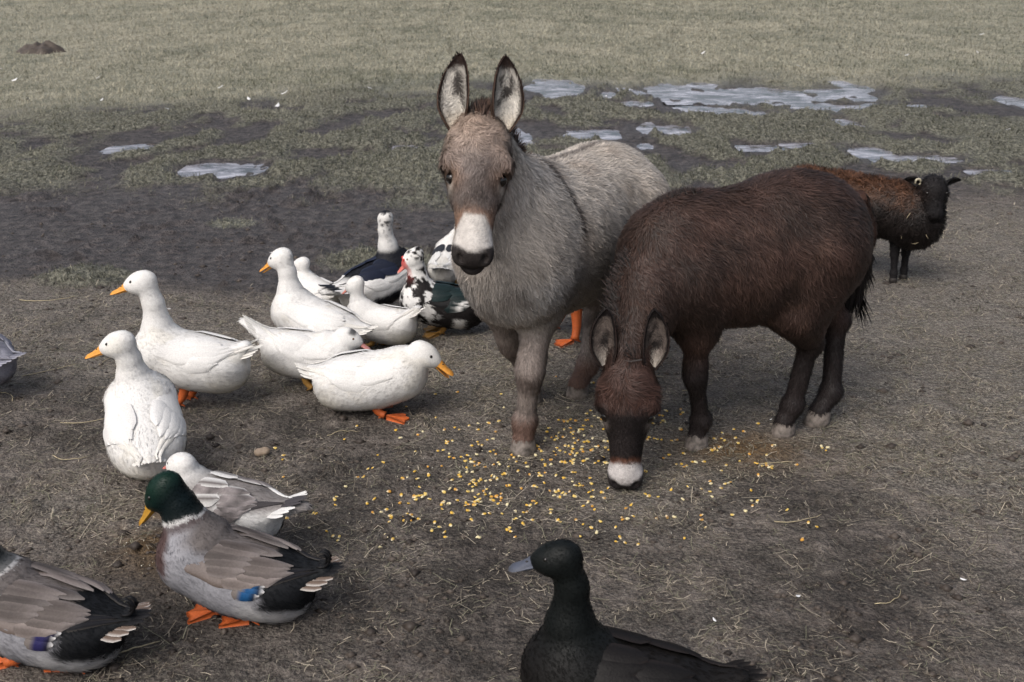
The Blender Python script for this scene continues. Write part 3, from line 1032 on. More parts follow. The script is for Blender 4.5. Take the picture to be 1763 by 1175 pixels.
    hc = mixc(hc, (.26, .165, .115), sstep(.25, .30, t + .03 * nf) * sstep(.03, .055, np.abs(hs) + .25 * (t - .27)) * .75)
    for sg in (-1, 1):
        e = np.hypot(t - .182, (hs - sg * .085))
        hc = mixc(hc, (.28, .16, .095), np.exp(-(e / .038) ** 2) * .9)
        hc = mixc(hc, (.50, .45, .40), np.exp(-(((t - .212) / .016) ** 2 + ((hs - sg * .078) / .012) ** 2)) * .9)
        hc = mixc(hc, (.03, .022, .02), np.exp(-(e / .020) ** 2))
    ring = t + .55 * np.maximum(np.abs(hs) - .022, 0) * 1.2
    muz = sstep(.288, .306, t - 1.6 * np.maximum(np.abs(hs) - .03, 0) + .015 * (nf - .5))
    hc = mixc(hc, (.27, .165, .115), sstep(.255, .290, t - 1.2 * np.maximum(np.abs(hs) - .03, 0) + .05 * (nf - .5)) * .75)
    hc = mixc(hc, (.60, .565, .53), muz)
    nose = sstep(.398, .412, t + .55 * np.maximum(np.abs(hs) - .014, 0) + .008 * (nf - .5) - .12 * (hn - .03)) * sstep(.25, .4, t)
    hc = mixc(hc, (.030, .025, .024), np.maximum(nose, sstep(-.012, -.025, hn) * sstep(.37, .40, t)))
    col = mixc(col, hc, wh)
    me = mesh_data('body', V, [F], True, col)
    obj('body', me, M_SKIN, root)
    # coat
    dirv = -hd * .75 - up * .75 + rt * 0
    D = np.tile(dirv, (len(V), 1))
    D = D * (1 - wk[:, None]) + wk[:, None] * unit(A(.15, .25, -.95))
    lw = np.clip(wl + wf, 0, 1)[:, None]
    D = D * (1 - lw) + lw * A(0, 0, -1)
    hdv = d + n * 0 + s * (np.sign(hs) * .25)[:, None]
    sw = np.stack([vnoise(t / .03, hs / .03, None, 5) - .5, vnoise(t / .03 + 9, hs / .03, None, 6) - .5, vnoise(t / .03, hs / .03 + 7, None, 7) - .5], 1)
    hdv = hdv + sw * 5.0 * (sstep(.22, .15, t))[:, None]
    D = D * (1 - wh[:, None]) + wh[:, None] * hdv
    Ln = .030 - .014 * np.clip(wl + wf, 0, 1)
    hl = np.interp(t, [0, .05, .16, .22, .28, .30, .40], [.026, .032, .028, .014, .011, .005, .003])
    hl = np.where(muz + nose > .5, .003, hl)
    for sg in (-1, 1):
        hl = np.where(np.hypot(t - .182, hs - sg * .088) < .03, .004, hl)
    Ln = Ln * (1 - wh) + hl * wh
    Ln = Ln + .01 * wc
    wgt = 1 + 1.6 * wh + .3 * lw[:, 0]
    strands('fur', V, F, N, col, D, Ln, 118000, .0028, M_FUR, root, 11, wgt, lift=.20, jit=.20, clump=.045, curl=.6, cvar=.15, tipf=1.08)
    # eyes
    for sg in (-1, 1):
        e = ball('eye', H(.182, .0235, sg * .0715), .020, M_EYE, root)
    # ears
    for sg in (-1, 1):
        ear(root, H(.022, -.005, sg * .062), -d * .86 + n * .40 + s * sg * .06, n * .95 + s * sg * .30 - d * .1, s * sg, .222, .046,
            [(.16, .10, .07), (.56, .53, .48), (.024, .014, .011), (.62, .53, .41), (.05, .043, .038)], 50 + sg)
    # tuft between the ears and mane down the crest
    crest = spline([P0 + d * .01 + n * .035, P0 - d * .03 - n * .02, Q(-.075, 3.30, 1.19), Q(-.02, 3.42, 1.10), Q(.02, 3.50, 1.01)], 40)
    mane(root, crest, rt, up * 1.0 + s * 0, .055, (.105, .065, .048), 2600, 12, back=.4)
    # hooves
    for f_, dr, w in ((f1, (-.12, -1), .098), (f2, (-.1, -1), .09), (h1, (-.55, -.85), .092), (h2, (-.4, -.9), .09)):
        hoof(root, f_ - A(0, 0, .006), dr, w, M_HOOF)
    tail(root, [Q(.455, 4.30, .86), Q(.50, 4.385, .74), Q(.515, 4.40, .55), Q(.51, 4.40, .40)], (.2, .17, .15), (.05, .04, .035), 5)


def mane(root, crest, side, up, L, colr, count, seed, back=0.0, spread=.022, name='mane'):
    r = np.random.default_rng(seed)
    i = r.uniform(0, len(crest) - 1.001, count); k = i.astype(int); f = (i - k)[:, None]
    p = crest[k] * (1 - f) + crest[k + 1] * f + side * r.normal(0, spread * .5, (count, 1))
    tg = unit(crest[k + 1] - crest[k])
    d = unit(up + side * r.normal(0, .28, (count, 1)) + tg * (back + r.normal(0, .25, (count, 1))))
    Ls = L * r.uniform(.5, 1.2, count)[:, None]
    w = unit(np.cross(d, side + r.normal(0, .6, (count, 3)))) * .0028
    p0 = p - d * .012; p1 = p + d * Ls * .55; p2 = p1 + unit(d + tg * .25 + side * r.normal(0, .3, (count, 1))) * Ls * .45
    VV = np.stack([p0 - w, p0 + w, p1 + w * .8, p1 - w * .8, p2], 1).reshape(-1, 3)
    b = np.arange(count)[:, None] * 5
    c = A(*colr) * r.uniform(.5, 1.5, (count, 1))
    C = np.stack([c * .6, c * .6, c, c, c * 1.3], 1).reshape(-1, 3)
    nn = np.repeat(unit(d * .6 + side * r.normal(0, .8, (count, 1)) + A(0, -.3, .4)), 5, 0)
    me = mesh_data(name, VV, [b + np.array([0, 1, 2, 3]), b + np.array([3, 2, 4])], True, C, {'nrm': nn})
    o = obj(name, me, M_FUR, root)
    o['kind'] = 'stuff'
    return o


def tail(root, pts, c1, c2, seed):
    P = spline(pts, 12)
    V, F, T = tube_mesh('tail', P, np.interp(np.linspace(0, 1, 12), [0, .5, 1], [.038, .028, .02]), n=10)
    me = mesh_data('tail', V, [F, T], True, np.tile(A(*c1), (len(V), 1)))
    t = obj('tail', me, M_SKIN, root)
    cen = np.repeat(P, 10, 0); Nn = unit(V[:120] - cen)
    uu = np.repeat(np.linspace(0, 1, 12), 10)
    col = mixc(c1, c2, sstep(.35, .6, uu))
    D = np.tile(A(0, 0, -1), (120, 1))
    strands('tail_hair', V[:120], F, Nn, col, D, .03 + .13 * sstep(.4, .9, uu), 2600, .004, M_FUR, t, seed, lift=.12, jit=.12, clump=.03)


# ------------------------------------------------------------------ brown donkey
def brown_donkey():
    hd = unit(A(-.947, -.32, 0)); rt = A(.32, -.947, 0); up = A(0, 0, 1)   # rt points to the viewer's side
    R0 = A(.84, 3.54, 0)
    root = empty('donkey', R0)
    tag(root, 'dark brown shaggy donkey grazing with its muzzle down in the corn', 'donkey', 'donkeys in the paddock')
    S = SDF()
    Q = lambda x, y, z: A(x, y, z) - R0
    S.cone(Q(.60, 3.465, .665), Q(.90, 3.57, .695), .220, .240, .04, 'body', [(rt, .86)])
    S.ell(Q(.80, 3.53, .655), (.32, .215, .210), [hd, rt, up], .06, 'body')
    S.ell(Q(1.02, 3.615, .735), (.235, .205, .215), [hd, rt, up], .08, 'body')
    S.ell(Q(1.105, 3.645, .66), (.135, .18, .19), [hd, rt, up], .07, 'body')
    S.cone(Q(.60, 3.47, .78), Q(.52, 3.44, .72), .12, .14, .08, 'body', [(rt, .8)])
    S.ell(Q(.565, 3.44, .620), (.125, .165, .165), [hd, rt, up], .06, 'body')
    S.cone(Q(.555, 3.44, .72), Q(.455, 3.325, .60), .155, .122, .05, 'neck', [(rt, .85)])
    S.cone(Q(.455, 3.325, .60), Q(.383, 3.215, .45), .122, .088, .04, 'neck')
    P0 = Q(.378, 3.16, .418); d = unit(A(-.012, -.19, -.98)); n = A(-.10, -.96, .22); HS = .93
    H, d, n, s = donkey_head(S, P0, d, n, k=.03, scale=HS)

    def g(x, y): return A(x, y, hz(x, y)) - R0
    f1 = g(.662, 3.405); f2 = g(.435, 3.52); h1 = g(1.00, 3.515); h2 = g(1.150, 3.605)
    leg_front(S, Q(.60, 3.36, .64), Q(.635, 3.385, .46), Q(.638, 3.385, .285), f1 + A(.014, .012, .10), f1, .74)
    leg_front(S, Q(.545, 3.55, .64), Q(.52, 3.555, .46), Q(.47, 3.545, .285), f2 + A(.012, .01, .10), f2, .76)
    leg_hind(S, Q(1.045, 3.50, .70), Q(.985, 3.455, .50), Q(1.072, 3.545, .345), h1 + A(.032, .02, .105), h1, -hd, .80)
    leg_hind(S, Q(1.09, 3.73, .70), Q(1.09, 3.735, .52), Q(1.215, 3.715, .37), h2 + A(.052, .035, .11), h2, -hd, .82)
    V, F, N = S.mesh(.0095)
    T = S.tags(V, .02)
    wh, wk, wl, wf = [T.get(k_, 0) for k_ in ('head', 'neck', 'leg', 'foot')]
    W = V + R0; z = W[:, 2]
    nz = fbm(W[:, 0] / .15, W[:, 1] / .15, W[:, 2] / .12, 4, 23)
    nf = fbm(W[:, 0] / .04, W[:, 1] / .04, W[:, 2] / .04, 3, 28)
    col = mixc((.042, .0265, .0215), (.070, .041, .033), sstep(.3, .7, nz))
    col = mixc(col, (.088, .052, .039), sstep(.58, .75, nf) * .5)
    col = mixc(col, (.030, .019, .016), wk * .35)
    lw = np.clip(wl + wf, 0, 1)
    col = mixc(col, (.022, .017, .017), lw * sstep(.46, .30, z + .06 * (nz - .5)))
    t, hn, hs = axis_coords(V, P0, d, n, s, HS)
    hc = mixc((.018, .014, .014), (.058, .029, .022), sstep(.17, .10, t + .05 * (nf - .5)))
    for sg in (-1, 1):
        hc = mixc(hc, (.24, .20, .18), np.exp(-(((t - .212 - .5 * (np.abs(hs) - .078)) / .022) ** 2 + ((hs - sg * .078) / .012) ** 2)) * .85)
        e = np.hypot(t - .182, (hs - sg * .085))
        hc = mixc(hc, (.012, .009, .009), np.exp(-(e / .018) ** 2))
    hc = mixc(hc, (.14, .058, .034), sstep(.312, .335, t - .35 * np.maximum(np.abs(hs) - .03, 0) + .03 * (nf - .5)) * .9)
    muz = sstep(.334, .350, t - .35 * np.maximum(np.abs(hs) - .03, 0) + .02 * (nf - .5)) * sstep(-.045, -.03, hn + .5 * (t - .34))
    hc = mixc(hc, (.52, .49, .48), muz)
    nose = sstep(.414, .428, t + .75 * np.maximum(np.abs(hs) - .018, 0) + .008 * (nf - .5)) * sstep(.33, .37, t)
    hc = mixc(hc, (.028, .024, .025), nose)
    col = mixc(col, hc, wh)
    me = mesh_data('body', V, [F], True, col)
    obj('body', me, M_SKIN, root)
    D = np.tile(-hd * .45 - up * .9, (len(V), 1))
    # hair on the quarters sweeps back, on the neck it falls along the side
    D = D * (1 - wk[:, None]) + wk[:, None] * unit(A(.45, -.1, -.85))
    D = D * (1 - lw[:, None]) + lw[:, None] * A(0, 0, -1)
    sw = np.stack([vnoise(t / .035 + 9 * i, hs / .035, None, 5 + i) - .5 for i in range(3)], 1)
    hdv = d + s * (np.sign(hs) * .35)[:, None] * (t < .2)[:, None] + sw * 2.2 * sstep(.2, .12, t)[:, None]
    D = D * (1 - wh[:, None]) + wh[:, None] * hdv
    Ln = .034 - .017 * lw - .006 * wk
    hl = np.interp(t, [-.05, .02, .08, .13, .16, .22, .33, .36], [.022, .032, .044, .026, .012, .009, .006, .003])
    hl = np.where((hn < .01) & (t > .1), np.minimum(hl, .014), hl)
    for sg in (-1, 1):
        hl = np.where(np.hypot(t - .190, hs - sg * .088) < .028, .004, hl)
    Ln = Ln * (1 - wh) + hl * wh
    wgt = 1 + 1.5 * wh + .2 * lw
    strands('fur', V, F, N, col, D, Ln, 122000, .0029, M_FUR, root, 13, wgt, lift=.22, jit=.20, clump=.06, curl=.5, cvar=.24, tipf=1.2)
    for sg in (-1, 1):
        ball('eye', H(.182, .0235, sg * .0715), .0195, M_EYE, root)
    for sg in (-1, 1):
        ear(root, H(.005, .012, sg * .070), -d * .90 + n * .34 + s * sg * .06, n * .9 + s * sg * .15 + d * .0, s * sg, .198, .039,
            [(.05, .026, .018), (.13, .105, .092), (.012, .009, .009), (.55, .50, .44), (.018, .014, .013)], 60 + sg)
    crest = spline([P0 - d * .02 + n * .01, Q(.350, 3.25, .56), Q(.385, 3.33, .68), Q(.455, 3.405, .785), Q(.535, 3.45, .865), Q(.62, 3.48, .885)], 50)
    mane(root, crest, unit(A(.5, -.7, .2)), unit(A(-.62, -.10, .62)), .055, (.026, .016, .014), 5200, 15, spread=.035)
    for f_, dr, w in ((f1, (-.4, -.9), .088), (f2, (-.5, -.8), .088), (h1, (-.65, -.75), .09), (h2, (-.9, -.4), .094)):
        hoof(root, f_ - A(0, 0, .006), dr, w, M_HOOF)
    tail(root, [Q(1.235, 3.72, .84), Q(1.30, 3.755, .72), Q(1.305, 3.76, .58), Q(1.265, 3.77, .47)], (.05, .025, .018), (.012, .009, .009), 6)


# ------------------------------------------------------------------ black sheep
def black_sheep():
    R0 = A(1.85, 5.5, 0)
    root = empty('sheep', R0)
    tag(root, 'small black woolly sheep with rusty brown back beside the dark donkey', 'sheep')
    hd = unit(A(.85, -.5, 0)); rt = A(.5, .85, 0); up = A(0, 0, 1)
    Q = lambda x, y, z: A(x, y, z) - R0
    S = SDF()
    S.cone(Q(2.02, 5.40, .385), Q(1.60, 5.65, .39), .140, .160, .06, 'wool')
    S.ell(Q(2.10, 5.335, .345), (.125, .140, .135), [hd, rt, up], .06, 'wool')
    S.cone(Q(2.10, 5.34, .41), Q(2.135, 5.285, .49), .105, .075, .05, 'wool')
    P0 = Q(2.137, 5.27, .555); d = unit(A(.02, -.42, -.90)); n = unit(A(0, -.9, .42)); s = A(1, 0, 0)
    H = lambda t, q, r=0.: P0 + d * t + n * q + s * r
    ax = [d, n, s]
    S.ell(H(.03, -.01), (.072, .064, .066), ax, .02, 'head')
    S.cone(H(.04, .0), H(.150, -.008), .058, .038, .02, 'head', [(s, .95)])
    S.ell(H(.155, -.010), (.030, .030, .037), ax, .015, 'head')
    for sg in (-1, 1):
        S.ell(H(.165, .010, sg * .014), (.007, .007, .005), ax, .005, 'head', sub=True)

    def g(x, y): return A(x, y, hz(x, y)) - R0
    fs = [g(2.03, 5.36), g(2.105, 5.42), g(1.62, 5.60), g(1.67, 5.76)]
    tops = [Q(2.02, 5.375, .27), Q(2.10, 5.42, .27), Q(1.63, 5.60, .28), Q(1.68, 5.73, .28)]
    for a, b in zip(fs, tops):
        kn = b + (a - b) * .45
        S.cone(b, kn, .036, .022, .02, 'leg')
        S.cone(kn, a + A(0, 0, .05), .020, .016, .01, 'leg')
        S.ell(a + A(0, 0, .05), (.019, .019, .020), None, .01, 'leg')
        S.cone(a + A(0, 0, .045), a + A(0, -.004, .03), .017, .019, .01, 'leg')
    V, F, N = S.mesh(.008)
    T = S.tags(V, .012)
    ww = T['wool']; W = V + R0
    nz = fbm(W[:, 0] / .07, W[:, 1] / .07, W[:, 2] / .07, 3, 33)
    rust = sstep(.38, .50, W[:, 2] + .10 * (nz - .5)) * sstep(2.12, 1.98, W[:, 0] + .06 * (nz - .5))
    wc = mixc((.016, .012, .011), (.115, .052, .026), rust * (.5 + .5 * nz))
    col = mixc((.012, .011, .012), wc, ww)
    obj('body', mesh_data('body', V, [F], True, col), M_SKIN, root)
    D = np.tile(-up * .8 - hd * .3, (len(V), 1)) + np.stack([vnoise(W[:, 0] / .03, W[:, 1] / .03, W[:, 2] / .03, 40 + i) - .5 for i in range(3)], 1) * 3.0
    Ln = .034 * ww + .007 * (1 - ww)
    topk = np.exp(-np.sum((V - H(-.005, .0)) ** 2, 1) / .04 ** 2)
    Ln = Ln + topk * .018
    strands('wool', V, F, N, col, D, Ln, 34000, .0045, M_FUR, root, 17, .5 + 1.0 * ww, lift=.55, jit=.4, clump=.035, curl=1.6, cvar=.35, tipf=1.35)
    for sg in (-1, 1):
        ball('eye', H(.060, .034, sg * .049), .0085, M_EYE, root, 12)
        ear(root, H(.012, -.012, sg * .056), s * sg * .95 + up * (.22 if sg > 0 else .30) - n * .1, n * .6 - up * .75, up, .085, .024,
            [(.012, .011, .011), (.020, .016, .016), (.010, .009, .009), (.03, .022, .02), (.012, .01, .01)], 70 + sg, beta0=1.7, beta1=.9)
    # pale tag clipped through the ear by the wool
    eb = H(-.002, .020, -.092)
    arc = [eb + A(math.cos(a) * .014, -.012, math.sin(a) * .016) for a in np.linspace(-1.0, 3.6, 12)]
    V2, F2, T2 = tube_mesh('ear_tag', arc, np.interp(np.linspace(0, 1, 12), [0, .5, 1], [.004, .0065, .005]), n=8)
    obj('ear_tag', mesh_data('ear_tag', V2, [F2, T2], True), M_TAG, root)
    for a in fs:
        V2, F2, T2 = tube_mesh('hoof', [a + A(0, -.006, -.004), a + A(0, -.004, .018), a + A(0, 0, .034)], [.023, .021, .016], n=12)
        obj('hoof', mesh_data('hoof', V2, [F2, T2], True), M_DARKHORN, root)
    # wisps of hay caught in the fleece
    for x, y, zz, a in ((2.06, 5.20, .24, .5), (2.13, 5.10, .25, 2.2), (1.965, 5.20, .26, 1.4), (2.0, 5.2, .40, 1.1)):
        k = int(np.argmin(np.sum((V - Q(x, y, zz)) ** 2, 1)))
        p = V[k] + N[k] * .020
        dr = A(math.cos(a), 0, math.sin(a)); dr = unit(dr - N[k] * (dr @ N[k]))
        pts = spline([p - dr * .02 - N[k] * .012, p, p + dr * .02 - N[k] * .008], 6)
        V2, F2, T2 = tube_mesh('hay_wisp', pts, [.0018] * 6, n=5)
        obj('hay_wisp', mesh_data('hay_wisp', V2, [F2, T2], True), M_STRAW, root)


M_TAG = plain_mat('cream_tag', (.42, .38, .28), .45, .4, .1, 80, 0)
M_DARKHORN = plain_mat('dark_horn', (.03, .026, .024), .55, .3, .3, 60, .3)
M_STRAW = plain_mat('dry_straw', (.40, .34, .22), .6, .3, .25, 90, .1)


# ------------------------------------------------------------------ ducks
ORANGE = (.56, .125, .032)
OCHRE = (.40, .215, .055)
BILLOR = (.74, .325, .055)


def rotz(v, a):
    c, s = math.cos(a), math.sin(a)
    return A(v[0] * c - v[1] * s, v[0] * s + v[1] * c, v[2])


def bill_mesh(root, base, f, u, l, L, w, col, col2, nostril=True, droop=0.0, gape=0.0):
    """broad rounded upper bill with a separate lower half"""
    def loft(kind):
        rows = []
        ts = np.linspace(0, 1, 9)
        for t in ts:
            if kind == 'up':
                W = w * np.interp(t, [0, .35, .7, .92, 1], [.98, .86, .98, .90, .52])
                Hh = w * np.interp(t, [0, .3, .6, .9, 1], [1.15, .74, .46, .34, .13])
                z0 = -.20 * w - droop * t * t * L + .05 * L * t * t
            else:
                W = w * np.interp(t, [0, .35, .7, .9, 1], [.80, .68, .76, .66, .22])
                Hh = -w * np.interp(t, [0, .3, .6, .9, 1], [.50, .36, .28, .20, .08])
                z0 = -.23 * w - droop * t * t * L - gape * t * L + .05 * L * t * t
            ring = []
            for k in range(10):
                a = math.pi * k / 9
                ring.append(base + f * (t * L * (1 if kind == 'up' else .93)) + l * (math.cos(a) * W * .5) + u * (z0 + math.sin(a) ** .8 * Hh * .62))
            rows.append(ring)
        V = np.array(rows).reshape(-1, 3)
        i = np.arange(90).reshape(9, 10)
        F = np.stack([i[:-1, :-1], i[1:, :-1], i[1:, 1:], i[:-1, 1:]], -1).reshape(-1, 4)
        fl = np.stack([i[:-1, 0], i[1:, 0], i[1:, -1], i[:-1, -1]], -1)
        F = np.concatenate([F, fl])
        if kind != 'up':
            F = F[:, ::-1]
        T = np.arange(80, 90)[None]
        tt = np.repeat(ts, 10)
        C = mixc(col, col2, sstep(.82, .97, tt)) if kind == 'up' else np.tile(A(*col) * .8, (90, 1))
        return V, F, C
    V, F, C = loft('up')
    b = obj('bill', mesh_data('bill', V, [F], True, C), M_VCOL, root)
    V, F, C = loft('lo')
    obj('lower_bill', mesh_data('lower_bill', V, [F], True, C), M_VCOL, b)
    if nostril:
        for sg in (-1, 1):
            ball('nostril', base + f * L * .30 + l * sg * w * .24 + u * w * .22, w * .075, M_EYE, b, 8, None, (1.5, .7, .8))
    return b


def foot_mesh(root, hip, ankle, yaw, col, q, lift=0.0, lw=1.45):
    """shank with a three-toed webbed foot"""
    hip = A(*hip); ankle = A(*ankle)
    knee = ankle + (hip - ankle) * .42 + A(-.008, 0, 0)
    P = spline([hip, knee, ankle + A(0, 0, .016 * q)], 7)
    V, F, T = tube_mesh('leg', P, np.array([.017, .015, .012, .0105, .0095, .009, .0105]) * q * lw, n=9)
    o = obj('leg', mesh_data('leg', V, [F, T], True, np.tile(A(*col) * .9, (len(V), 1))), M_VCOL, root)
    # web: fan between three toes
    fw = A(math.cos(yaw), math.sin(yaw), 0); sd = A(-fw[1], fw[0], 0); up = A(0, 0, 1)
    L = .082 * q
    toes = []
    for a, ln in ((.52, .88), (0, 1.0), (-.50, .86)):
        toes.append((unit(fw * math.cos(a) + sd * math.sin(a)), ln * L))
    VV = []; FF = []
    nr = 7
    an = np.linspace(.56, -.54, 13)
    for j in range(nr):
        t = j / (nr - 1)
        for a in an:
            d = fw * math.cos(a) + sd * math.sin(a)
            rd = L * (.86 + .14 * math.cos(a * 2)) * (1 - .13 * math.sin(abs(a) / .52 * math.pi) ** 2 * t)
            ridge = max(np.exp(-((a - b) / .07) ** 2) for b in (.52, 0, -.50))
            h = (.011 * (1 - t) + .0015 + .0045 * ridge * (1 - .5 * t)) * q + lift * (1 - t) * 0
            VV.append(ankle + d * (.004 + rd * t) + up * (h + .002))
    n = len(VV)
    for v in VV[:n]:
        VV.append(A(v[0], v[1], ankle[2] - .004))
    i = np.arange(nr * 13).reshape(nr, 13)
    Q1 = np.stack([i[:-1, :-1], i[1:, :-1], i[1:, 1:], i[:-1, 1:]], -1).reshape(-1, 4)
    rim = [(i[-1, k], i[-1, k + 1]) for k in range(12)] + [(i[k, 0], i[k + 1, 0]) for k in range(nr - 1)] + [(i[k + 1, 12], i[k, 12]) for k in range(nr - 1)]
    FF = np.concatenate([Q1[:, ::-1], Q1 + n, np.array([(b_, a_, a_ + n, b_ + n) for a_, b_ in rim])])
    VV = np.array(VV)
    if lift:
        # heel raised, toes on the ground
        dd = (VV - ankle) @ fw
        VV[:, 2] += np.clip(1 - dd / L, 0, 1.2) * 0
    cc = np.tile(A(*col), (len(VV), 1))
    obj('webbed_foot', mesh_data('webbed_foot', VV, [FF], True, cc), M_VCOL, o)
    # hind toe
    V, F, T = tube_mesh('hind_toe', [ankle + up * .016 * q, ankle - fw * .016 * q + up * .009 * q, ankle - fw * .026 * q + up * .003], [.005 * q, .004 * q, .002], n=6)
    obj('hind_toe', mesh_data('hind_toe', V, [F, T], True, np.tile(A(*col), (len(V), 1))), M_VCOL, o)
    return o


def duck(name, label, cat, group, pos, yaw, S=1.0, pitch=0., neck=None, head=None, hyaw=0., hpitch=-12., feet=None,
         legcol=ORANGE, bill=None, colfn=None, feath=None, glossfn=None, eye=M_EYE, fat=1.0, tailup=0.0, drop=0.0, seed=1,
         taillen=1.0, plume=5000, tailw=1.0, curl=False, caruncle=False, headscale=1.0, crest=False, legw=1.45):
    pos = A(pos[0], pos[1], 0)
    pos[2] = hz(pos[0], pos[1])
    root = empty(name, pos, yaw)
    tag(root, label, cat, group)
    sdf = SDF()
    cp, sp = math.cos(RAD(pitch)), math.sin(RAD(pitch))
    C0 = A(0, 0, .20)

    def B(x, y, z):      # body frame -> duck frame, in metres
        q = A(x, y, z) - C0
        return (A(q[0] * cp - q[2] * sp, q[1], q[0] * sp + q[2] * cp) + C0 - A(0, 0, drop)) * S
    Rb = np.array([[cp, 0, sp], [0, 1, 0], [-sp, 0, cp]])   # rows: body axes in duck frame
    axb = [Rb[0], Rb[1], Rb[2]]
    side = A(0, 1, 0)
    sdf.cone(B(.095, 0, .205), B(-.09, 0, .185), .084 * S, .094 * S, .035, 'body', [(side, 1.05 * fat)])
    sdf.ell(B(.105, 0, .195), A(.085, .088 * fat, .088) * S, axb, .035, 'breast')
    sdf.ell(B(-.02, 0, .165), A(.15, .096 * fat, .088) * S, axb, .035, 'belly')
    sdf.ell(B(-.135, 0, .170), A(.085, .080 * fat, .078) * S, axb, .035, 'belly')
    sdf.cone(B(-.15, 0, .215), B(-.235 * taillen, 0, .250 + tailup), .062 * S, .020 * S, .04, 'tail', [(Rb[2], .62), (side, 1.25)])
    nk = [A(*p[:3]) * S for p in neck]; nr = [p[3] * S * (.95 if i == 0 else .84) for i, p in enumerate(neck)]
    for i in range(len(nk) - 1):
        sdf.cone(nk[i], nk[i + 1], nr[i], nr[i + 1], .035 if i == 0 else .014, 'neck')
    hc = A(*head) * S
    z = S * headscale * .95
    hy, hp = RAD(hyaw), RAD(hpitch)
    f = A(math.cos(hy) * math.cos(hp), math.sin(hy) * math.cos(hp), math.sin(hp))
    l = A(-math.sin(hy), math.cos(hy), 0); u = np.cross(f, l)
    hax = [f, l, u]
    sdf.cone(nk[-1], hc - f * .008 * z - A(0, 0, .006 * z), nr[-1], .033 * z, .014, 'head')
    sdf.ell(hc - f * .004 * z, A(.054, .036, .039) * z, hax, .02, 'head')
    sdf.ell(hc + f * .034 * z - u * .010 * z, A(.037, .026, .025) * z, hax, .022, 'head')
    sdf.ell(hc + f * .006 * z - u * .014 * z, A(.040, .037, .028) * z, hax, .02, 'head')
    sdf.cone(nk[-1], hc - f * .022 * z + u * .002 * z, nr[-1] * .9, .030 * z, .014, 'head')
    V, F, N = sdf.mesh(.0070)
    T = sdf.tags(V, .012)
    r = np.random.default_rng(seed)
    ctx = {}
    qb = (V / S + A(0, 0, drop) - C0) @ Rb.T + C0
    ctx['x'], ctx['y'], ctx['z'] = qb[:, 0], qb[:, 1], qb[:, 2]
    zax = np.interp(qb[:, 0], [-.24, -.12, .1], [.24, .20, .20])
    ctx['phi'] = np.degrees(np.arctan2(np.abs(qb[:, 1]), qb[:, 2] - zax))
    hq = (V - hc) / z
    ctx['hf'], ctx['hl'], ctx['hu'] = hq @ f, hq @ l, hq @ u
    # distance along the neck: 0 at the base, 1 at the head
    pl = nk + [hc]; best = np.full(len(V), 1e9); nt = np.zeros(len(V))
    seg = [np.linalg.norm(pl[i + 1] - pl[i]) for i in range(len(pl) - 1)]; tot = sum(seg); acc = 0
    for i in range(len(pl) - 1):
        ba = pl[i + 1] - pl[i]; t = np.clip((V - pl[i]) @ ba / (ba @ ba), 0, 1)
        dd = np.linalg.norm(V - pl[i] - t[:, None] * ba, axis=1)
        m = dd < best; best[m] = dd[m]; nt[m] = ((acc + t * seg[i]) / tot)[m]; acc += seg[i]
    ctx['nt'] = nt
    ctx['wh'], ctx['wn'] = T['head'], T['neck']
    ctx['top'] = np.clip(T['head'] + T['neck'], 0, 1)
    ctx['tail'] = T['tail']
    for nm, sc in (('n1', .06), ('n2', .028), ('n3', .013)):
        ctx[nm] = fbm(V[:, 0] / sc + seed * 3.1, V[:, 1] / sc, V[:, 2] / sc, 3, 100 + seed)
    col = colfn(ctx)
    gl = glossfn(ctx) if glossfn else np.zeros(len(V))
    obj('body', mesh_data('body', V, [F], True, col, {'gloss': gl}), M_FEATHER, root)
    # small body feathers lying backwards
    D = np.tile(-Rb[0] - A(0, 0, .25), (len(V), 1))
    tp = ctx['top'][:, None]
    D = D * (1 - tp) + tp * A(-.25, 0, -1)
    D = D * (1 - ctx['wh'][:, None]) + ctx['wh'][:, None] * (-f - u * .3)
    Ln = .018 - .011 * ctx['top'] + .006 * sstep(-.05, -.15, ctx['x']) * sstep(.2, .14, ctx['z'])
    Ln = Ln * np.where((ctx['hf'] > .035) & (ctx['wh'] > .5), .3, 1)
    strands('plumage', V, F, N, col, D, Ln * S, plume, .0042, M_PLUME, root, seed, 1 + .8 * ctx['top'], lift=.10, jit=.18, cvar=.05, tipf=1.03, clump=.03, nj=.05, streak=.15)
    # bill, eyes
    bl = dict(L=.078, w=.040, col=BILLOR, col2=BILLOR)
    bl.update(bill or {})
    bill_mesh(root, hc + f * .050 * z - u * .008 * z, unit(f * .97 - u * .22), unit(u + f * .22), l, bl['L'] * z, bl['w'] * z, bl['col'], bl['col2'], gape=bl.get('gape', 0), droop=bl.get('droop', 0))
    for sg in (-1, 1):
        ball('eye', hc + f * .024 * z + l * sg * .0305 * z + u * .011 * z, .0060 * z, eye, root, 10)
    if caruncle:
        rr = np.random.default_rng(seed + 5)
        for k in range(16):
            a = rr.uniform(0, 2 * math.pi); q = rr.uniform(.3, 1)
            p = hc + f * (.050 - .010 * q) * z + l * math.sin(a) * .024 * q * z + u * (math.cos(a) * .022 * q + .006) * z
            ball('caruncle', p, rr.uniform(.006, .0095) * z, M_RED, root, 8)
    # wings: each a shield of coverts with separate long feathers over it
    sb = SDF(); sb.ops = [o for o in sdf.ops if o[2] in ('body', 'breast', 'belly', 'tail')]

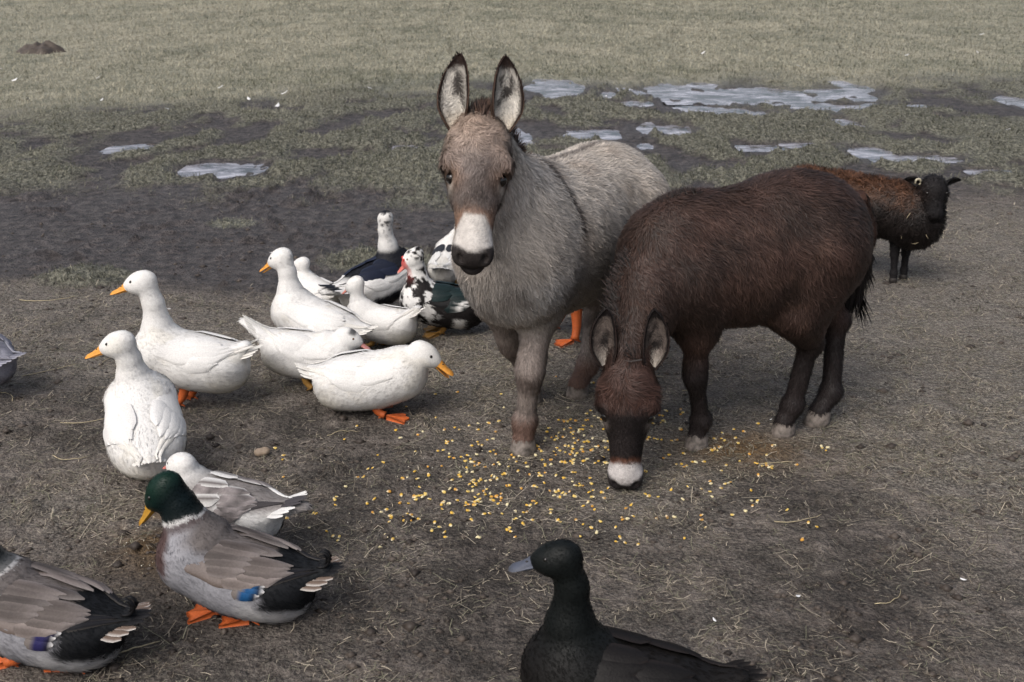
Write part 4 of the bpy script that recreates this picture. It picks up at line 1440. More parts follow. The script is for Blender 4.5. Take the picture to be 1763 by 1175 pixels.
    def surf(x, phi, off):
        """points on the body at body-frame x and angle phi from the back line"""
        x = np.asarray(x, float); phi = np.asarray(phi, float)
        za = np.interp(x, [-.40, -.24, -.12, .1], [.255 + tailup * 1.5, .243 + tailup, .20, .20])
        O = np.stack([x, np.zeros_like(x), za], -1)
        dr = np.stack([np.zeros_like(x), np.sin(phi), np.cos(phi)], -1)
        rs = np.linspace(.17, .0, 35)
        P = O[..., None, :] + dr[..., None, :] * rs[:, None]
        Pd = ((P - C0) @ Rb + C0 - A(0, 0, drop)) * S
        dv = sb.eval(Pd)
        ins = dv < 0
        first = np.argmax(ins, -1)
        none = ~ins.any(-1)
        i1 = np.clip(first, 1, 34); i0 = i1 - 1
        d0 = np.take_along_axis(dv, i0[..., None], -1)[..., 0]; d1 = np.take_along_axis(dv, i1[..., None], -1)[..., 0]
        tt = np.clip(d0 / np.where(np.abs(d0 - d1) < 1e-9, 1, d0 - d1), 0, 1)
        rr_ = rs[i0] + (rs[i1] - rs[i0]) * tt
        rr_ = np.where(none, .012 + .03 * np.abs(np.sin(phi)), rr_)
        rr_ = np.maximum(rr_, .008) + off
        P = O + dr * rr_[..., None]
        return ((P - C0) @ Rb + C0 - A(0, 0, drop)) * S
    fz = feath or {}
    wcol = fz.get('wing')
    for sg in (-1, 1):
        # covert shield
        nu, nv = 16, 12
        U, Vv = np.meshgrid(np.linspace(0, 1, nu), np.linspace(0, 1, nv), indexing='ij')
        xx = .115 - U * .215
        lo = np.interp(U, [0, .15, .5, 1], [66, 84, 94, 84]); hi_ = np.interp(U, [0, .2, .6, 1], [58, 34, 22, 20])
        ph = np.radians(hi_ + (lo - hi_) * Vv) * sg
        edge = np.minimum(np.minimum(U / .12, (1 - U) / .10), np.minimum(Vv / .12, (1 - Vv) / .10)).clip(0, 1)
        off = -.006 + .009 * sstep(0, 1, edge)
        P = surf(xx, ph, off).reshape(-1, 3)
        i = np.arange(nu * nv).reshape(nu, nv)
        Fw = np.stack([i[:-1, :-1], i[1:, :-1], i[1:, 1:], i[:-1, 1:]], -1).reshape(-1, 4)
        if sg < 0: Fw = Fw[:, ::-1]
        cw = wcol(U.ravel(), Vv.ravel(), seed + sg)
        wg = obj('wing', mesh_data('wing', P, [Fw], True, cw, {'gloss': np.full(len(P), fz.get('gloss', 0.))}), M_FEATHER, root)
        # feathers: kind, root x, phi0 -> phi1, length, width (deg at mid), layer
        for kind, x0, p0, p1, Lf, wd, lay in fz.get('list', FEATHERS):
            nu2, nv2 = 7, 5
            U, Vv = np.meshgrid(np.linspace(0, 1, nu2), np.linspace(-1, 1, nv2), indexing='ij')
            jit_ = r.uniform(-1, 1, 3)
            xx = x0 + .006 * jit_[0] - U * Lf * (1 + .05 * jit_[1])
            pr = np.interp(U, [0, .2, .6, .85, .96, 1], [.55, .85, 1, .80, .42, .08])
            ph = np.radians(p0 + (p1 - p0) * U + 1.5 * jit_[2] + Vv * wd * pr) * sg
            off = -.004 + (.0075 + .0009 * lay) * sstep(0, .4, U) + .0022 * (1 - Vv ** 2) * sstep(.05, .4, U) + .001 * U
            off = off - .0025 * sstep(.3, 1, np.abs(Vv))
            P = surf(xx, ph, off).reshape(-1, 3)
            i = np.arange(nu2 * nv2).reshape(nu2, nv2)
            Ff = np.stack([i[:-1, :-1], i[1:, :-1], i[1:, 1:], i[:-1, 1:]], -1).reshape(-1, 4)
            if sg < 0: Ff = Ff[:, ::-1]
            cf = fz['feather'](kind, U.ravel(), Vv.ravel(), r.random(), seed)
            obj('wing_feather', mesh_data('wing_feather', P, [Ff], True, cf, {'gloss': np.full(len(P), fz.get('gloss', 0.))}), M_FEATHER, wg)
    # tail fan
    nt_ = 9
    for k in range(nt_):
        a = (k - (nt_ - 1) / 2) / ((nt_ - 1) / 2)
        U, Vv = np.meshgrid(np.linspace(0, 1, 6), np.linspace(-1, 1, 5), indexing='ij')
        Lf = .115 * taillen * (1 - .22 * abs(a)) ; an = a * .42 * tailw
        pr = np.interp(U, [0, .3, .7, .9, 1], [.5, .9, 1, .7, .15]) * .017 * (.6 + .4 * min(tailw, 1))
        bx = -.165 - U * Lf * math.cos(an)
        by = a * .035 * (.5 + .5 * tailw) + U * Lf * math.sin(an) + Vv * pr
        bz = .235 + tailup * .5 - .010 * abs(a) * 2 + .002 * (k % 2) + U * Lf * (.28 + 2.2 * tailup) - .004 * Vv ** 2 + .010 * U * U
        P = np.stack([bx, by, bz], -1)
        P = (((P - C0) @ Rb + C0 - A(0, 0, drop)) * S).reshape(-1, 3)
        i = np.arange(30).reshape(6, 5)
        Ff = np.stack([i[:-1, :-1], i[1:, :-1], i[1:, 1:], i[:-1, 1:]], -1).reshape(-1, 4)
        cf = fz['feather']('tail', U.ravel(), Vv.ravel() * (1 if a > 0 else -1), abs(a), seed)
        obj('tail_feather', mesh_data('tail_feather', P, [Ff], True, cf, {'gloss': np.zeros(len(P))}), M_FEATHER, root)
    if curl:
        for k, (dy, rad) in enumerate(((-.012, .020), (.010, .024), (0., .016))):
            pts = []
            for t in np.linspace(0, 1, 12):
                a = t * 4.2
                pts.append(B(-.215 - math.sin(a) * rad - .012 * t, dy + .006 * t, .262 + tailup * .7 + rad * (1 - math.cos(a))))
            V2, F2, T2 = tube_mesh('curled_feather', pts, np.interp(np.linspace(0, 1, 12), [0, .7, 1], [.0075, .006, .001]) * S, n=7, flat=.5)
            obj('curled_feather', mesh_data('curled_feather', V2, [F2, T2], True, np.tile(A(.008, .008, .009), (len(V2), 1)), {'gloss': np.full(len(V2), .6)}), M_FEATHER, root)
    # legs: ground height under each foot
    for fx, fy, fyaw in (feet or [(.01, .05, 0.), (-.02, -.05, 0.)]):
        wv = pos + rotz(A(fx, fy, 0) * S, yaw)
        gz = hz(wv[0], wv[1]) - pos[2]
        an = A(fx * S, fy * S, gz + .002)
        hip = B(-.025 + fx * .35, .045 * np.sign(fy), .125)
        foot_mesh(root, hip, an, RAD(fyaw), legcol, S, 0.0, legw)
    return root


# kind, root x, phi at root, phi at tip, length, half-width in degrees, layer
FEATHERS = [('primary', -.075, 66, 52, .175, 9, 0), ('primary', -.070, 58, 42, .165, 9, 1),
            ('secondary', .010, 92, 76, .14, 13, 1), ('secondary', .000, 82, 66, .15, 13, 2), ('secondary', -.010, 73, 56, .155, 13, 3),
            ('tertial', .00, 62, 48, .165, 15, 4), ('tertial', .012, 50, 36, .165, 16, 5), ('tertial', .03, 38, 25, .16, 16, 6),
            ('scapular', .075, 62, 50, .12, 17, 6), ('scapular', .08, 44, 32, .125, 18, 7), ('scapular', .075, 26, 18, .13, 18, 8)]
M_RED = plain_mat('red_skin', (.50, .045, .035), .45, .4, .25, 150, .4)

WHITE = A(.76, .75, .73)


def white_col(c):
    col = mixc(WHITE, (.70, .64, .50), sstep(.55, .75, c['n1']) * .25 + sstep(-.06, -.17, c['x']) * sstep(.21, .12, c['z']) * .55 * (1 - c['top']))
    col = mixc(col, (.42, .36, .27), sstep(.115, .085, c['z']) * sstep(.45, .65, c['n2']) * .55 * (1 - c['top']))
    return col


def white_f(kind, u, v, rnd, seed):
    c = WHITE * (.95 + .07 * rnd)
    cc = np.tile(c, (len(u), 1))
    cc = mixc(cc, c * .90, np.exp(-(v / .12) ** 2) * .6)
    return mixc(cc, (.66, .60, .47), .22 * (kind in ('primary', 'tail')) * np.ones(len(u)))


F_WHITE = dict(wing=lambda u, v, s: np.tile(WHITE * .99, (len(u), 1)), feather=white_f)
F_WHITE['list'] = [f for f in FEATHERS if f[0] in ('primary', 'secondary', 'tertial')]


def white_black_crown(c):
    col = white_col(c)
    return mixc(col, (.03, .03, .035), c['wh'] * sstep(.018, .030, c['hu']) * sstep(-.012, .004, c['hf']) * sstep(.036, .022, c['hf']))


def mallard_col(dark):
    def fn(c):
        x, z, ph = c['x'], c['z'], c['phi']
        grey = mixc((.235, .235, .255), (.31, .31, .335), c['n3'])
        col = grey
        back = sstep(58, 40, ph + 10 * (c['n2'] - .5))
        col = mixc(col, mixc((.085, .070, .064), (.15, .13, .12), c['n3']), back * sstep(.14, .08, x) * .9)
        col = mixc(col, mixc((.40, .40, .42), (.55, .54, .53), c['n2']), sstep(-.03, -.08, x) * sstep(.20, .14, z) * .8)
        blk = np.maximum(sstep(-.085, -.115, x + .04 * (c['n2'] - .5)) * sstep(.15, .175, z + .02 * (c['n2'] - .5)), c['tail'])
        col = mixc(col, (.010, .011, .013), blk)
        br = sstep(.135, .160, x - .2 * (z - .22) + .02 * (c['n2'] - .5)) * sstep(.150, .19, z)
        brw = mixc((.060, .032, .030), (.085, .05, .045), c['n3'])
        neckback = c['wn'] * sstep(.25, .4, c['nt'])
        col = mixc(col, brw, np.clip(np.maximum(br * .95, neckback) - c['wh'], 0, 1))
        nt = c['nt'] + .02 * (c['n2'] - .5) + .14 * sstep(-.01, -.05, c['hf'])
        tp = c['top']
        col = mixc(col, (.62, .61, .60), tp * sstep(dark - .06, dark - .045, nt))
        col = mixc(col, mixc((.003, .008, .009), (.005, .022, .015), sstep(-.03, .03, c['hu'] + .6 * c['hf'] * 0 + .04 * (c['n1'] - .5))), tp * sstep(dark, dark + .02, nt))
        return col
    return fn


def mallard_gloss(c):
    return c['top'] * sstep(.45, .6, c['nt']) * .75


def mallard_f(kind, u, v, rnd, seed):
    n = len(u)
    if kind == 'secondary':      # blue mirror with black and white edges
        blue = A(.012, .075, .20) if seed % 2 else A(.022, .020, .085)
        c = np.tile(A(.16, .14, .13), (n, 1))
        c = mixc(c, blue, sstep(.38, .45, u)); c = mixc(c, (.01, .01, .012), sstep(.80, .85, u)); c = mixc(c, (.62, .61, .6), sstep(.90, .94, u))
        return c
    if kind == 'tail':
        c = mixc((.17, .125, .10), (.55, .52, .49), sstep(.5, .9, np.abs(v)))
        return mixc(c, (.01, .01, .012), np.full(n, 1.0 if rnd < .5 else .1))
    if kind == 'primary':
        return mixc((.012, .012, .015), (.06, .055, .05), sstep(.7, 1, np.abs(v)))
    base = {'tertial': A(.185, .155, .143), 'scapular': A(.13, .11, .103)}[kind] * (.6 + .75 * rnd)
    c = np.tile(base, (n, 1))
    c = mixc(c, base * .40, np.exp(-((v - .2) / .5) ** 2) * (1 - sstep(.45, .95, u)) * .85)
    c = mixc(c, (.31, .28, .27), sstep(.4, 1, np.abs(v)) * .35 + sstep(.7, 1, u) * .35)
    return c


def mallard_w(u, v, s):
    c = mixc((.10, .082, .074), (.20, .17, .158), sstep(.0, .5, v))
    return mixc(c, (.12, .09, .075), sstep(.75, 1, v))


F_MALLARD = dict(wing=mallard_w, feather=mallard_f,
                 list=[('primary', -.075, 66, 52, .150, 9, 0), ('primary', -.070, 56, 42, .150, 9, 0),
                       ('secondary', -.020, 92, 84, .085, 10, 1), ('secondary', -.026, 84, 76, .085, 10, 1), ('secondary', -.030, 76, 70, .085, 10, 1),
                       ('tertial', .02, 80, 68, .125, 11, 3), ('tertial', .01, 72, 58, .15, 11, 4), ('tertial', .0, 63, 50, .165, 11, 4), ('tertial', .01, 54, 41, .17, 11, 5), ('tertial', .015, 45, 33, .17, 11, 6),
                       ('scapular', .06, 68, 57, .12, 12, 5), ('scapular', .075, 59, 47, .14, 12, 6), ('scapular', .085, 49, 38, .15, 12, 6), ('scapular', .085, 39, 28, .16, 12, 7), ('scapular', .075, 29, 19, .17, 11, 8), ('scapular', .03, 20, 12, .16, 11, 7)])


def dark_col(c):
    col = mixc((.006, .0055, .0055), (.011, .0095, .009), c['n2'])
    return mixc(col, (.005, .0065, .0065), c['top'])


def dark_f(kind, u, v, rnd, seed):
    b = A(.008, .007, .007) * (.8 + .5 * rnd)
    c = np.tile(b, (len(u), 1))
    c = mixc(c, (.022, .017, .016), sstep(.6, 1, np.abs(v)) * .7)
    return c


F_DARK = dict(wing=lambda u, v, s: np.tile(A(.008, .007, .007), (len(u), 1)), feather=dark_f, gloss=.15)

BLK = A(.012, .013, .018)


def pied_back_col(c):      # white breast and neck, black back
    x, z, ph = c['x'], c['z'], c['phi']
    col = mixc(WHITE, WHITE * .9, c['n2'])
    col = mixc(col, BLK, sstep(72, 60, ph + 14 * (c['n2'] - .5)) * sstep(-.2, -.15, x) * (1 - c['wh']) * (1 - sstep(.25, .4, c['nt'] * c['top'])))
    col = mixc(col, BLK, sstep(.17, .155, z + .02 * (c['n2'] - .5)) * sstep(-.14, -.10, x + .03 * (c['n1'] - .5)) * sstep(.10, .04, x) * (1 - c['top']))
    col = mixc(col, (.56, .54, .50), sstep(-.11, -.16, x) * sstep(.22, .19, z) * .8)
    sp = sstep(.56, .62, c['n3']) * sstep(.0, -.02, c['hf'] + .01)
    col = mixc(col, BLK, c['top'] * sp * sstep(.35, .5, c['nt']) * .85)
    col = mixc(col, BLK, c['wh'] * sstep(.022, .030, c['hu'] + .008 * (c['n3'] - .5)))
    col = mixc(col, (.45, .06, .045), c['wh'] * sstep(.030, .042, c['hf']) * .8)
    return col


def pied_back_f(kind, u, v, rnd, seed):
    n = len(u)
    if kind in ('secondary',):
        return np.tile(WHITE * .97, (n, 1))
    if kind == 'primary':
        return mixc(WHITE * .95, BLK, np.full(n, 1.0 if rnd < .4 else 0.))
    if kind == 'tail':
        return mixc(BLK, WHITE, np.full(n, 1. if rnd > .55 else 0.))
    b = A(.014, .018, .034) * (.8 + .6 * rnd)
    c = np.tile(b, (n, 1))
    c = mixc(c, b * 2.2, sstep(.75, 1, np.abs(v)) * .5)
    return c


F_PIEDB = dict(wing=lambda u, v, s: mixc(A(.014, .018, .032), WHITE, sstep(.62, .68, v)), feather=pied_back_f, gloss=.5)


def pied_speckle_col(c):   # dark neck blotched with white, pale speckled head
    x, z, ph = c['x'], c['z'], c['phi']
    b = A(.016, .014, .014)
    col = np.tile(b, (len(x), 1))
    blot = sstep(.50, .56, c['n2'] + .10 * sstep(.10, .02, z) + .06 * sstep(.04, .14, x) - .06 * sstep(.5, .8, c['nt']) * c['top'])
    front = np.maximum(sstep(-.02, .06, x), c['top'])
    col = mixc(col, WHITE, blot * front)
    hd_ = c['top'] * sstep(.70, .76, c['nt'])
    col = mixc(col, WHITE, hd_)
    col = mixc(col, b, hd_ * sstep(.50, .58, c['n3']) * sstep(.012, -.012, c['hf'] - .4 * (c['hu'] - .01)))
    col = mixc(col, (.52, .05, .04), c['wh'] * sstep(.034, .040, c['hf'] - .2 * np.abs(c['hu']) + .008 * (c['n3'] - .5)))
    col = mixc(col, WHITE, sstep(.16, .145, z) * sstep(-.05, -.08, x) * sstep(-.13, -.10, x) * .9)
    return col


def pied_speckle_f(kind, u, v, rnd, seed):
    n = len(u)
    if kind == 'primary':
        return mixc(WHITE * .93, (.02, .02, .022), np.full(n, .0 if rnd < .6 else 1.))
    if kind == 'tail':
        return np.tile(A(.012, .018, .018), (n, 1))
    b = A(.010, .020, .021) * (.8 + .5 * rnd)
    c = np.tile(b, (n, 1))
    if kind == 'secondary':
        c = mixc(c, WHITE * .95, sstep(.52, .56, vnoise(u * 5 + rnd * 9, v * 1.5, None, seed)) * sstep(.45, .6, u))
    return mixc(c, b * 2, sstep(.7, 1, np.abs(v)) * .5)


F_PIEDS = dict(wing=lambda u, v, s: np.tile(A(.016, .016, .017), (len(u), 1)), feather=pied_speckle_f, gloss=.45)


def scaly_col(c):
    x, z, ph = c['x'], c['z'], c['phi']
    col = mixc((.16, .145, .14), (.30, .28, .27), c['n3'])
    col = mixc(col, WHITE, c['top'] * sstep(.15, .3, c['nt']))
    col = mixc(col, WHITE, np.maximum(sstep(-.10, -.13, x) * sstep(.25, .22, z), sstep(.16, .14, z)))
    return col


def scaly_f(kind, u, v, rnd, seed):
    n = len(u)
    if kind == 'tail':
        return mixc(WHITE * .95, (.06, .055, .06), np.full(n, 1. if rnd < .3 else 0.))
    if kind == 'primary':
        return mixc((.055, .05, .052), WHITE * .95, np.full(n, 1.0 if rnd < .5 else 0) )
    if kind == 'scapular' and rnd < .35:
        return mixc((.12, .105, .10), WHITE * .95, sstep(.3, .6, np.abs(v)))
    b = A(.135, .120, .118)
    w = .5 + .5 * np.sin(u * 11 + 3 * v * v + rnd * 6)
    c = mixc(b * .7, b * 2.1, w)
    return mixc(c, WHITE * .8, sstep(.8, 1, np.abs(v)) * .8)


F_SCALY = dict(wing=lambda u, v, s: mixc(mixc((.085, .075, .075), (.30, .28, .28), .5 + .5 * np.sin(u * 24 + np.sin(v * 18) * 1.8)), WHITE * .95, np.exp(-(((u - .72) / .07) ** 2 + ((v - .72) / .12) ** 2))), feather=scaly_f)


def lav_col(c):
    return mixc((.16, .16, .20), (.36, .36, .41), c['n3'])


def lav_f(kind, u, v, rnd, seed):
    b = A(.22, .22, .265) * (.8 + .4 * rnd)
    c = np.tile(b, (len(u), 1))
    return mixc(c, (.50, .50, .54), sstep(.6, 1, np.abs(v)) * .7)


F_LAV = dict(wing=lambda u, v, s: mixc((.14, .14, .18), (.40, .40, .45), .5 + .5 * np.sin(u * 40 + np.sin(v * 30) * 2)), feather=lav_f)


def pied_rear_col(c):
    col = mixc(WHITE * .97, (.60, .57, .50), sstep(-.06, -.15, c['x']) * .5)
    return mixc(col, (.03, .03, .032), sstep(.60, .66, c['n1']) * sstep(40, 70, c['phi']) * sstep(-.1, 0, c['x']) * (1 - c['top']))


def pied_rear_f(kind, u, v, rnd, seed):
    b = {'scapular': (.03, .032, .04), 'tertial': tuple(WHITE * .93), 'tail': tuple(WHITE * .95)}.get(kind, tuple(WHITE * .95))
    return np.tile(A(*b), (len(u), 1)) * (.9 + .1 * rnd)


F_PIEDR = dict(wing=lambda u, v, s: mixc(WHITE * .96, (.035, .037, .045), sstep(.45, .55, 1 - v)), feather=pied_rear_f)

UP = dict(neck=[(.10, 0, .255, .078), (.130, 0, .345, .052), (.150, 0, .43, .044)], head=(.172, 0, .505))
GRP_P, GRP_M = 'white farmyard ducks', 'muscovy ducks'


def flock():
    duck('duck', 'upright white duck with orange bill standing side-on, tail curled up', 'duck', GRP_P, (-1.245, 3.76), RAD(177), 1.08,
         pitch=10, drop=.006, feet=[(.04, .045, 0), (.025, -.05, -8)], colfn=white_col, feath=F_WHITE, seed=1, fat=1.05, tailup=.03, tailw=.45, taillen=.85, hpitch=-10,
         neck=[(.085, 0, .235, .082), (.096, 0, .30, .061), (.101, 0, .385, .042)], head=(.135, 0, .466), headscale=1.0)
    duck('duck', 'plump white duck seen from behind, head turned to show its orange bill', 'duck', GRP_P, (-1.225, 3.18), RAD(111), 1.03,
         pitch=18, feet=[(-.02, .035, 10), (.03, -.07, -40)], colfn=white_col, feath=F_WHITE, seed=2, fat=1.20, tailw=.5, taillen=.8, hyaw=68, hpitch=-12,
         neck=[(.070, 0, .26, .085), (.075, .015, .33, .058), (.070, .02, .385, .044)], head=(.070, .045, .445), tailup=-.03)
    duck('duck', 'white duck with orange bill standing before the bare mud, neck stretched', 'duck', GRP_P, (-.83, 4.19), RAD(160), 1.02,
         pitch=14, feet=[(.02, .045, 0), (-.02, -.05, 0)], colfn=white_col, feath=F_WHITE, seed=3, hpitch=-22, fat=1.05, tailw=.45,
         bill=dict(gape=.10), neck=[(.10, 0, .25, .082), (.112, 0, .315, .058), (.118, 0, .392, .041)], head=(.145, 0, .452), headscale=1.0)
    duck('duck', 'small white duck with pink bill, mostly behind another white duck', 'duck', GRP_M, (-.97, 4.90), RAD(140), .72,
         feet=[(.02, .045, 0), (-.02, -.05, 0)], colfn=white_col, feath=F_WHITE, seed=4, hyaw=30, legcol=OCHRE, drop=.05, tailw=.5,
         bill=dict(L=.055, w=.028, col=(.55, .20, .17), col2=(.5, .25, .22)), caruncle=False, pitch=8,
         neck=[(.09, 0, .19, .07), (.10, 0, .235, .046), (.095, 0, .275, .038)], head=(.105, 0, .315))
    duck('duck', 'small white duck with short pink bill and cocked tail, beside the speckled muscovy', 'duck', GRP_M, (-.595, 4.40), RAD(162), .80,
         pitch=3, drop=.05, feet=[(.05, .06, 0), (-.05, -.05, 0)], colfn=white_col, feath=F_WHITE, seed=5, hpitch=-28, legcol=OCHRE, tailup=.06, tailw=.5,
         bill=dict(L=.062, w=.030, col=(.58, .22, .17), col2=(.5, .28, .24)), neck=[(.095, 0, .20, .07), (.118, 0, .262, .046), (.120, 0, .31, .039)], head=(.130, 0, .350))
    duck('duck', 'low crouching white muscovy with black crown spot and pink bill', 'duck', GRP_M, (-.80, 3.93), RAD(-3), .92,
         pitch=-8, drop=.03, feet=[(.0, .05, 20), (.0, -.05, -5)], colfn=white_black_crown, feath=F_WHITE, seed=6, hpitch=-20, legcol=OCHRE, eye=M_EYEBR,
         tailup=.045, taillen=1.3, tailw=.4, bill=dict(L=.062, w=.032, col=(.56, .24, .22), col2=(.55, .36, .34)),
         neck=[(.09, 0, .20, .070), (.125, 0, .215, .054), (.140, -.005, .230, .045)], head=(.165, -.01, .246), headscale=1.02)
    duck('duck', 'stout white duck feeding with its orange bill held low over the corn', 'duck', GRP_P, (-.525, 3.69), RAD(-4), 1.07,
         pitch=7, drop=.052, tailw=.5, taillen=.95, feet=[(.045, -.055, 5), (-.03, .05, 0)], colfn=white_col, feath=F_WHITE, seed=7, hpitch=-26, fat=1.08,
         bill=dict(gape=.20), neck=[(.095, 0, .165, .080), (.130, 0, .198, .060), (.152, 0, .218, .048)], head=(.186, -.005, .238), headscale=1.04, tailup=-.005)
    duck('muscovy_duck', 'black backed muscovy with white neck and wing bar, facing away', 'duck', GRP_M, (-.62, 4.80), RAD(42), 1.08,
         pitch=10, drop=.02, feet=[(.02, .05, 0), (-.02, -.05, 0)], colfn=pied_back_col, feath=F_PIEDB, seed=8, hyaw=70, legcol=OCHRE, caruncle=True,
         bill=dict(L=.055, w=.030, col=(.5, .10, .09), col2=(.4, .3, .28)), taillen=1.25,
         neck=[(.05, 0, .24, .080), (.038, 0, .32, .048), (.028, 0, .39, .034)], head=(.032, 0, .445), headscale=.82)
    duck('muscovy_duck', 'red faced muscovy with a white blotched dark neck and black back', 'duck', GRP_M, (-.325, 4.56), RAD(186), .96,
         pitch=8, drop=.035, feet=[(.01, .02, 10), (.0, -.055, -10)], colfn=pied_speckle_col, feath=F_PIEDS, seed=9, hpitch=-34, legcol=OCHRE, caruncle=True, eye=M_EYEBR,
         bill=dict(L=.062, w=.034, col=(.60, .16, .13), col2=(.62, .45, .40)), taillen=1.1,
         neck=[(.09, 0, .21, .084), (.106, 0, .28, .060), (.112, 0, .34, .046)], head=(.126, .005, .392), headscale=1.0)
    duck('muscovy_duck', 'pied duck showing its fluffy white rear behind the grey muzzle', 'duck', GRP_M, (-.345, 5.32), RAD(84), .76,
         pitch=14, drop=.02, feet=[(.0, .055, 0), (.0, -.06, 0)], colfn=pied_rear_col, feath=F_PIEDR, seed=10, legcol=OCHRE, hyaw=20,
         bill=dict(L=.055, w=.030, col=(.5, .2, .15), col2=(.5, .3, .25)), tailup=.03,
         neck=[(.08, 0, .23, .07), (.09, -.02, .29, .048), (.09, -.05, .33, .040)], head=(.10, -.085, .36))
    duck('duck', 'white duck on orange legs hidden behind the grey donkey', 'duck', GRP_P, (.25, 4.53), RAD(192), 1.12,
         pitch=4, drop=-.04, legw=1.8, feet=[(.03, -.085, 0), (-.012, .085, 0)], colfn=white_col, feath=F_WHITE, seed=11,
         neck=[(.085, 0, .30, .085), (.10, 0, .37, .060), (.105, 0, .43, .045)], head=(.13, 0, .49))
    duck('mallard_duck', 'glossy green headed drake with yellow bill, blue wing patch and curled tail', 'duck', 'mallard drakes', (-.745, 2.41), RAD(174), 1.04,
         pitch=14, drop=.062, feet=[(-.055, .055, -14), (.04, .025, 4)], colfn=mallard_col(.50), feath=F_MALLARD, glossfn=mallard_gloss, seed=13, hpitch=-42, hyaw=4,
         bill=dict(L=.076, w=.040, col=(.42, .22, .025), col2=(.36, .17, .02)), curl=True, fat=1.06,
         neck=[(.090, 0, .215, .085), (.112, .0, .268, .062), (.126, .0, .31, .051)], head=(.157, .003, .350), headscale=1.02, tailup=.015)
    duck('mallard_duck', 'drake with violet wing patch and white edged tail beside the green headed drake', 'duck', 'mallard drakes', (-1.19, 2.21), RAD(173), 1.06,
         pitch=14, drop=.066, feet=[(.06, .045, 0), (-.11, .04, -24)], colfn=mallard_col(.42), feath=F_MALLARD, glossfn=mallard_gloss, seed=14, hpitch=-20,
         bill=dict(L=.076, w=.040, col=(.42, .22, .025), col2=(.36, .17, .02)), curl=True, fat=1.06,
         neck=[(.085, 0, .20, .083), (.10, 0, .235, .062), (.105, 0, .255, .052)], head=(.125, 0, .275), headscale=1.06)
    duck('muscovy_duck', 'white headed muscovy with grey scaly wings behind the green headed drake', 'duck', GRP_M, (-.85, 2.69), RAD(165), .88,
         pitch=4, drop=.0, feet=[(.02, .045, 0), (-.02, -.05, 0)], colfn=scaly_col, feath=F_SCALY, seed=15, hyaw=-20, legcol=OCHRE,
         bill=dict(L=.055, w=.030, col=(.5, .15, .12), col2=(.45, .25, .2)), taillen=1.3,
         neck=[(.080, 0, .235, .072), (.098, 0, .278, .052), (.110, 0, .30, .044)], head=(.126, 0, .325))
    duck('duck', 'black duck with slate grey bill standing alone on open mud', 'duck', None, (.225, 1.86), RAD(172), 1.08,
         pitch=9, drop=.006, tailup=.02, feet=[(.02, .045, 0), (-.02, -.05, 0)], colfn=dark_col, feath=F_DARK, glossfn=lambda c: .1 + .25 * c['top'], seed=16, hpitch=-8, legcol=(.10, .06, .04),
         bill=dict(L=.076, w=.040, col=(.075, .085, .115), col2=(.06, .065, .08)), plume=6000,
         neck=[(.080, 0, .245, .086), (.095, 0, .32, .057), (.093, 0, .405, .036)], head=(.122, 0, .470), headscale=.84)
    duck('duck', 'lavender grey speckled duck standing apart on the hay strewn mud', 'duck', None, (-2.17, 3.86), RAD(165), 1.05,
         pitch=14, feet=[(.02, .045, 0), (-.02, -.05, 0)], colfn=lav_col, feath=F_LAV, seed=17, legcol=OCHRE, fat=1.1, taillen=.85, tailup=-.02, **UP)


# ------------------------------------------------------------------ corn and small things
ANCHORS = [(-1.245, 3.76, 'beside the side-on upright white duck'), (-1.225, 3.18, 'beside the white duck seen from behind'), (-.84, 4.2, 'near the white ducks in the middle'),
           (-.525, 3.69, 'beside the stout feeding white duck'), (-.745, 2.45, 'near the green headed drake'), (-1.2, 2.2, 'near the violet patched drake'), (.2, 1.9, 'near the black duck'),
           (.04, 3.375, 'by the grey donkey\'s front hoof'), (.26, 3.86, 'by the grey donkey\'s hind hoof'), (.37, 3.05, 'by the brown donkey\'s muzzle'), (.66, 3.4, 'by the brown donkey\'s front hoof'),
           (1.05, 3.55, 'by the brown donkey\'s hind hooves'), (-2.1, 3.9, 'beside the lavender grey duck'), (2.0, 5.4, 'near the black sheep'), (3.0, 12.6, 'round the big frozen puddle'), (-2.26, 8.3, 'near the round puddle in the mud'),
           (-.45, 4.8, 'near the black and white muscovies'), (-.1, 2.8, 'out in the open corn patch'), (-2.5, 5.4, 'by the lone grass tussock'), (-4, 12, 'short of the soil heap'), (-7.7, 17.8, 'beside the soil heap'), (6, 17, 'far behind the sheep'), (1.2, 2.5, 'on bare mud away from the animals')]


def near(x, y):
    return min(ANCHORS, key=lambda a: (a[0] - x) ** 2 + (a[1] - y) ** 2)[2]


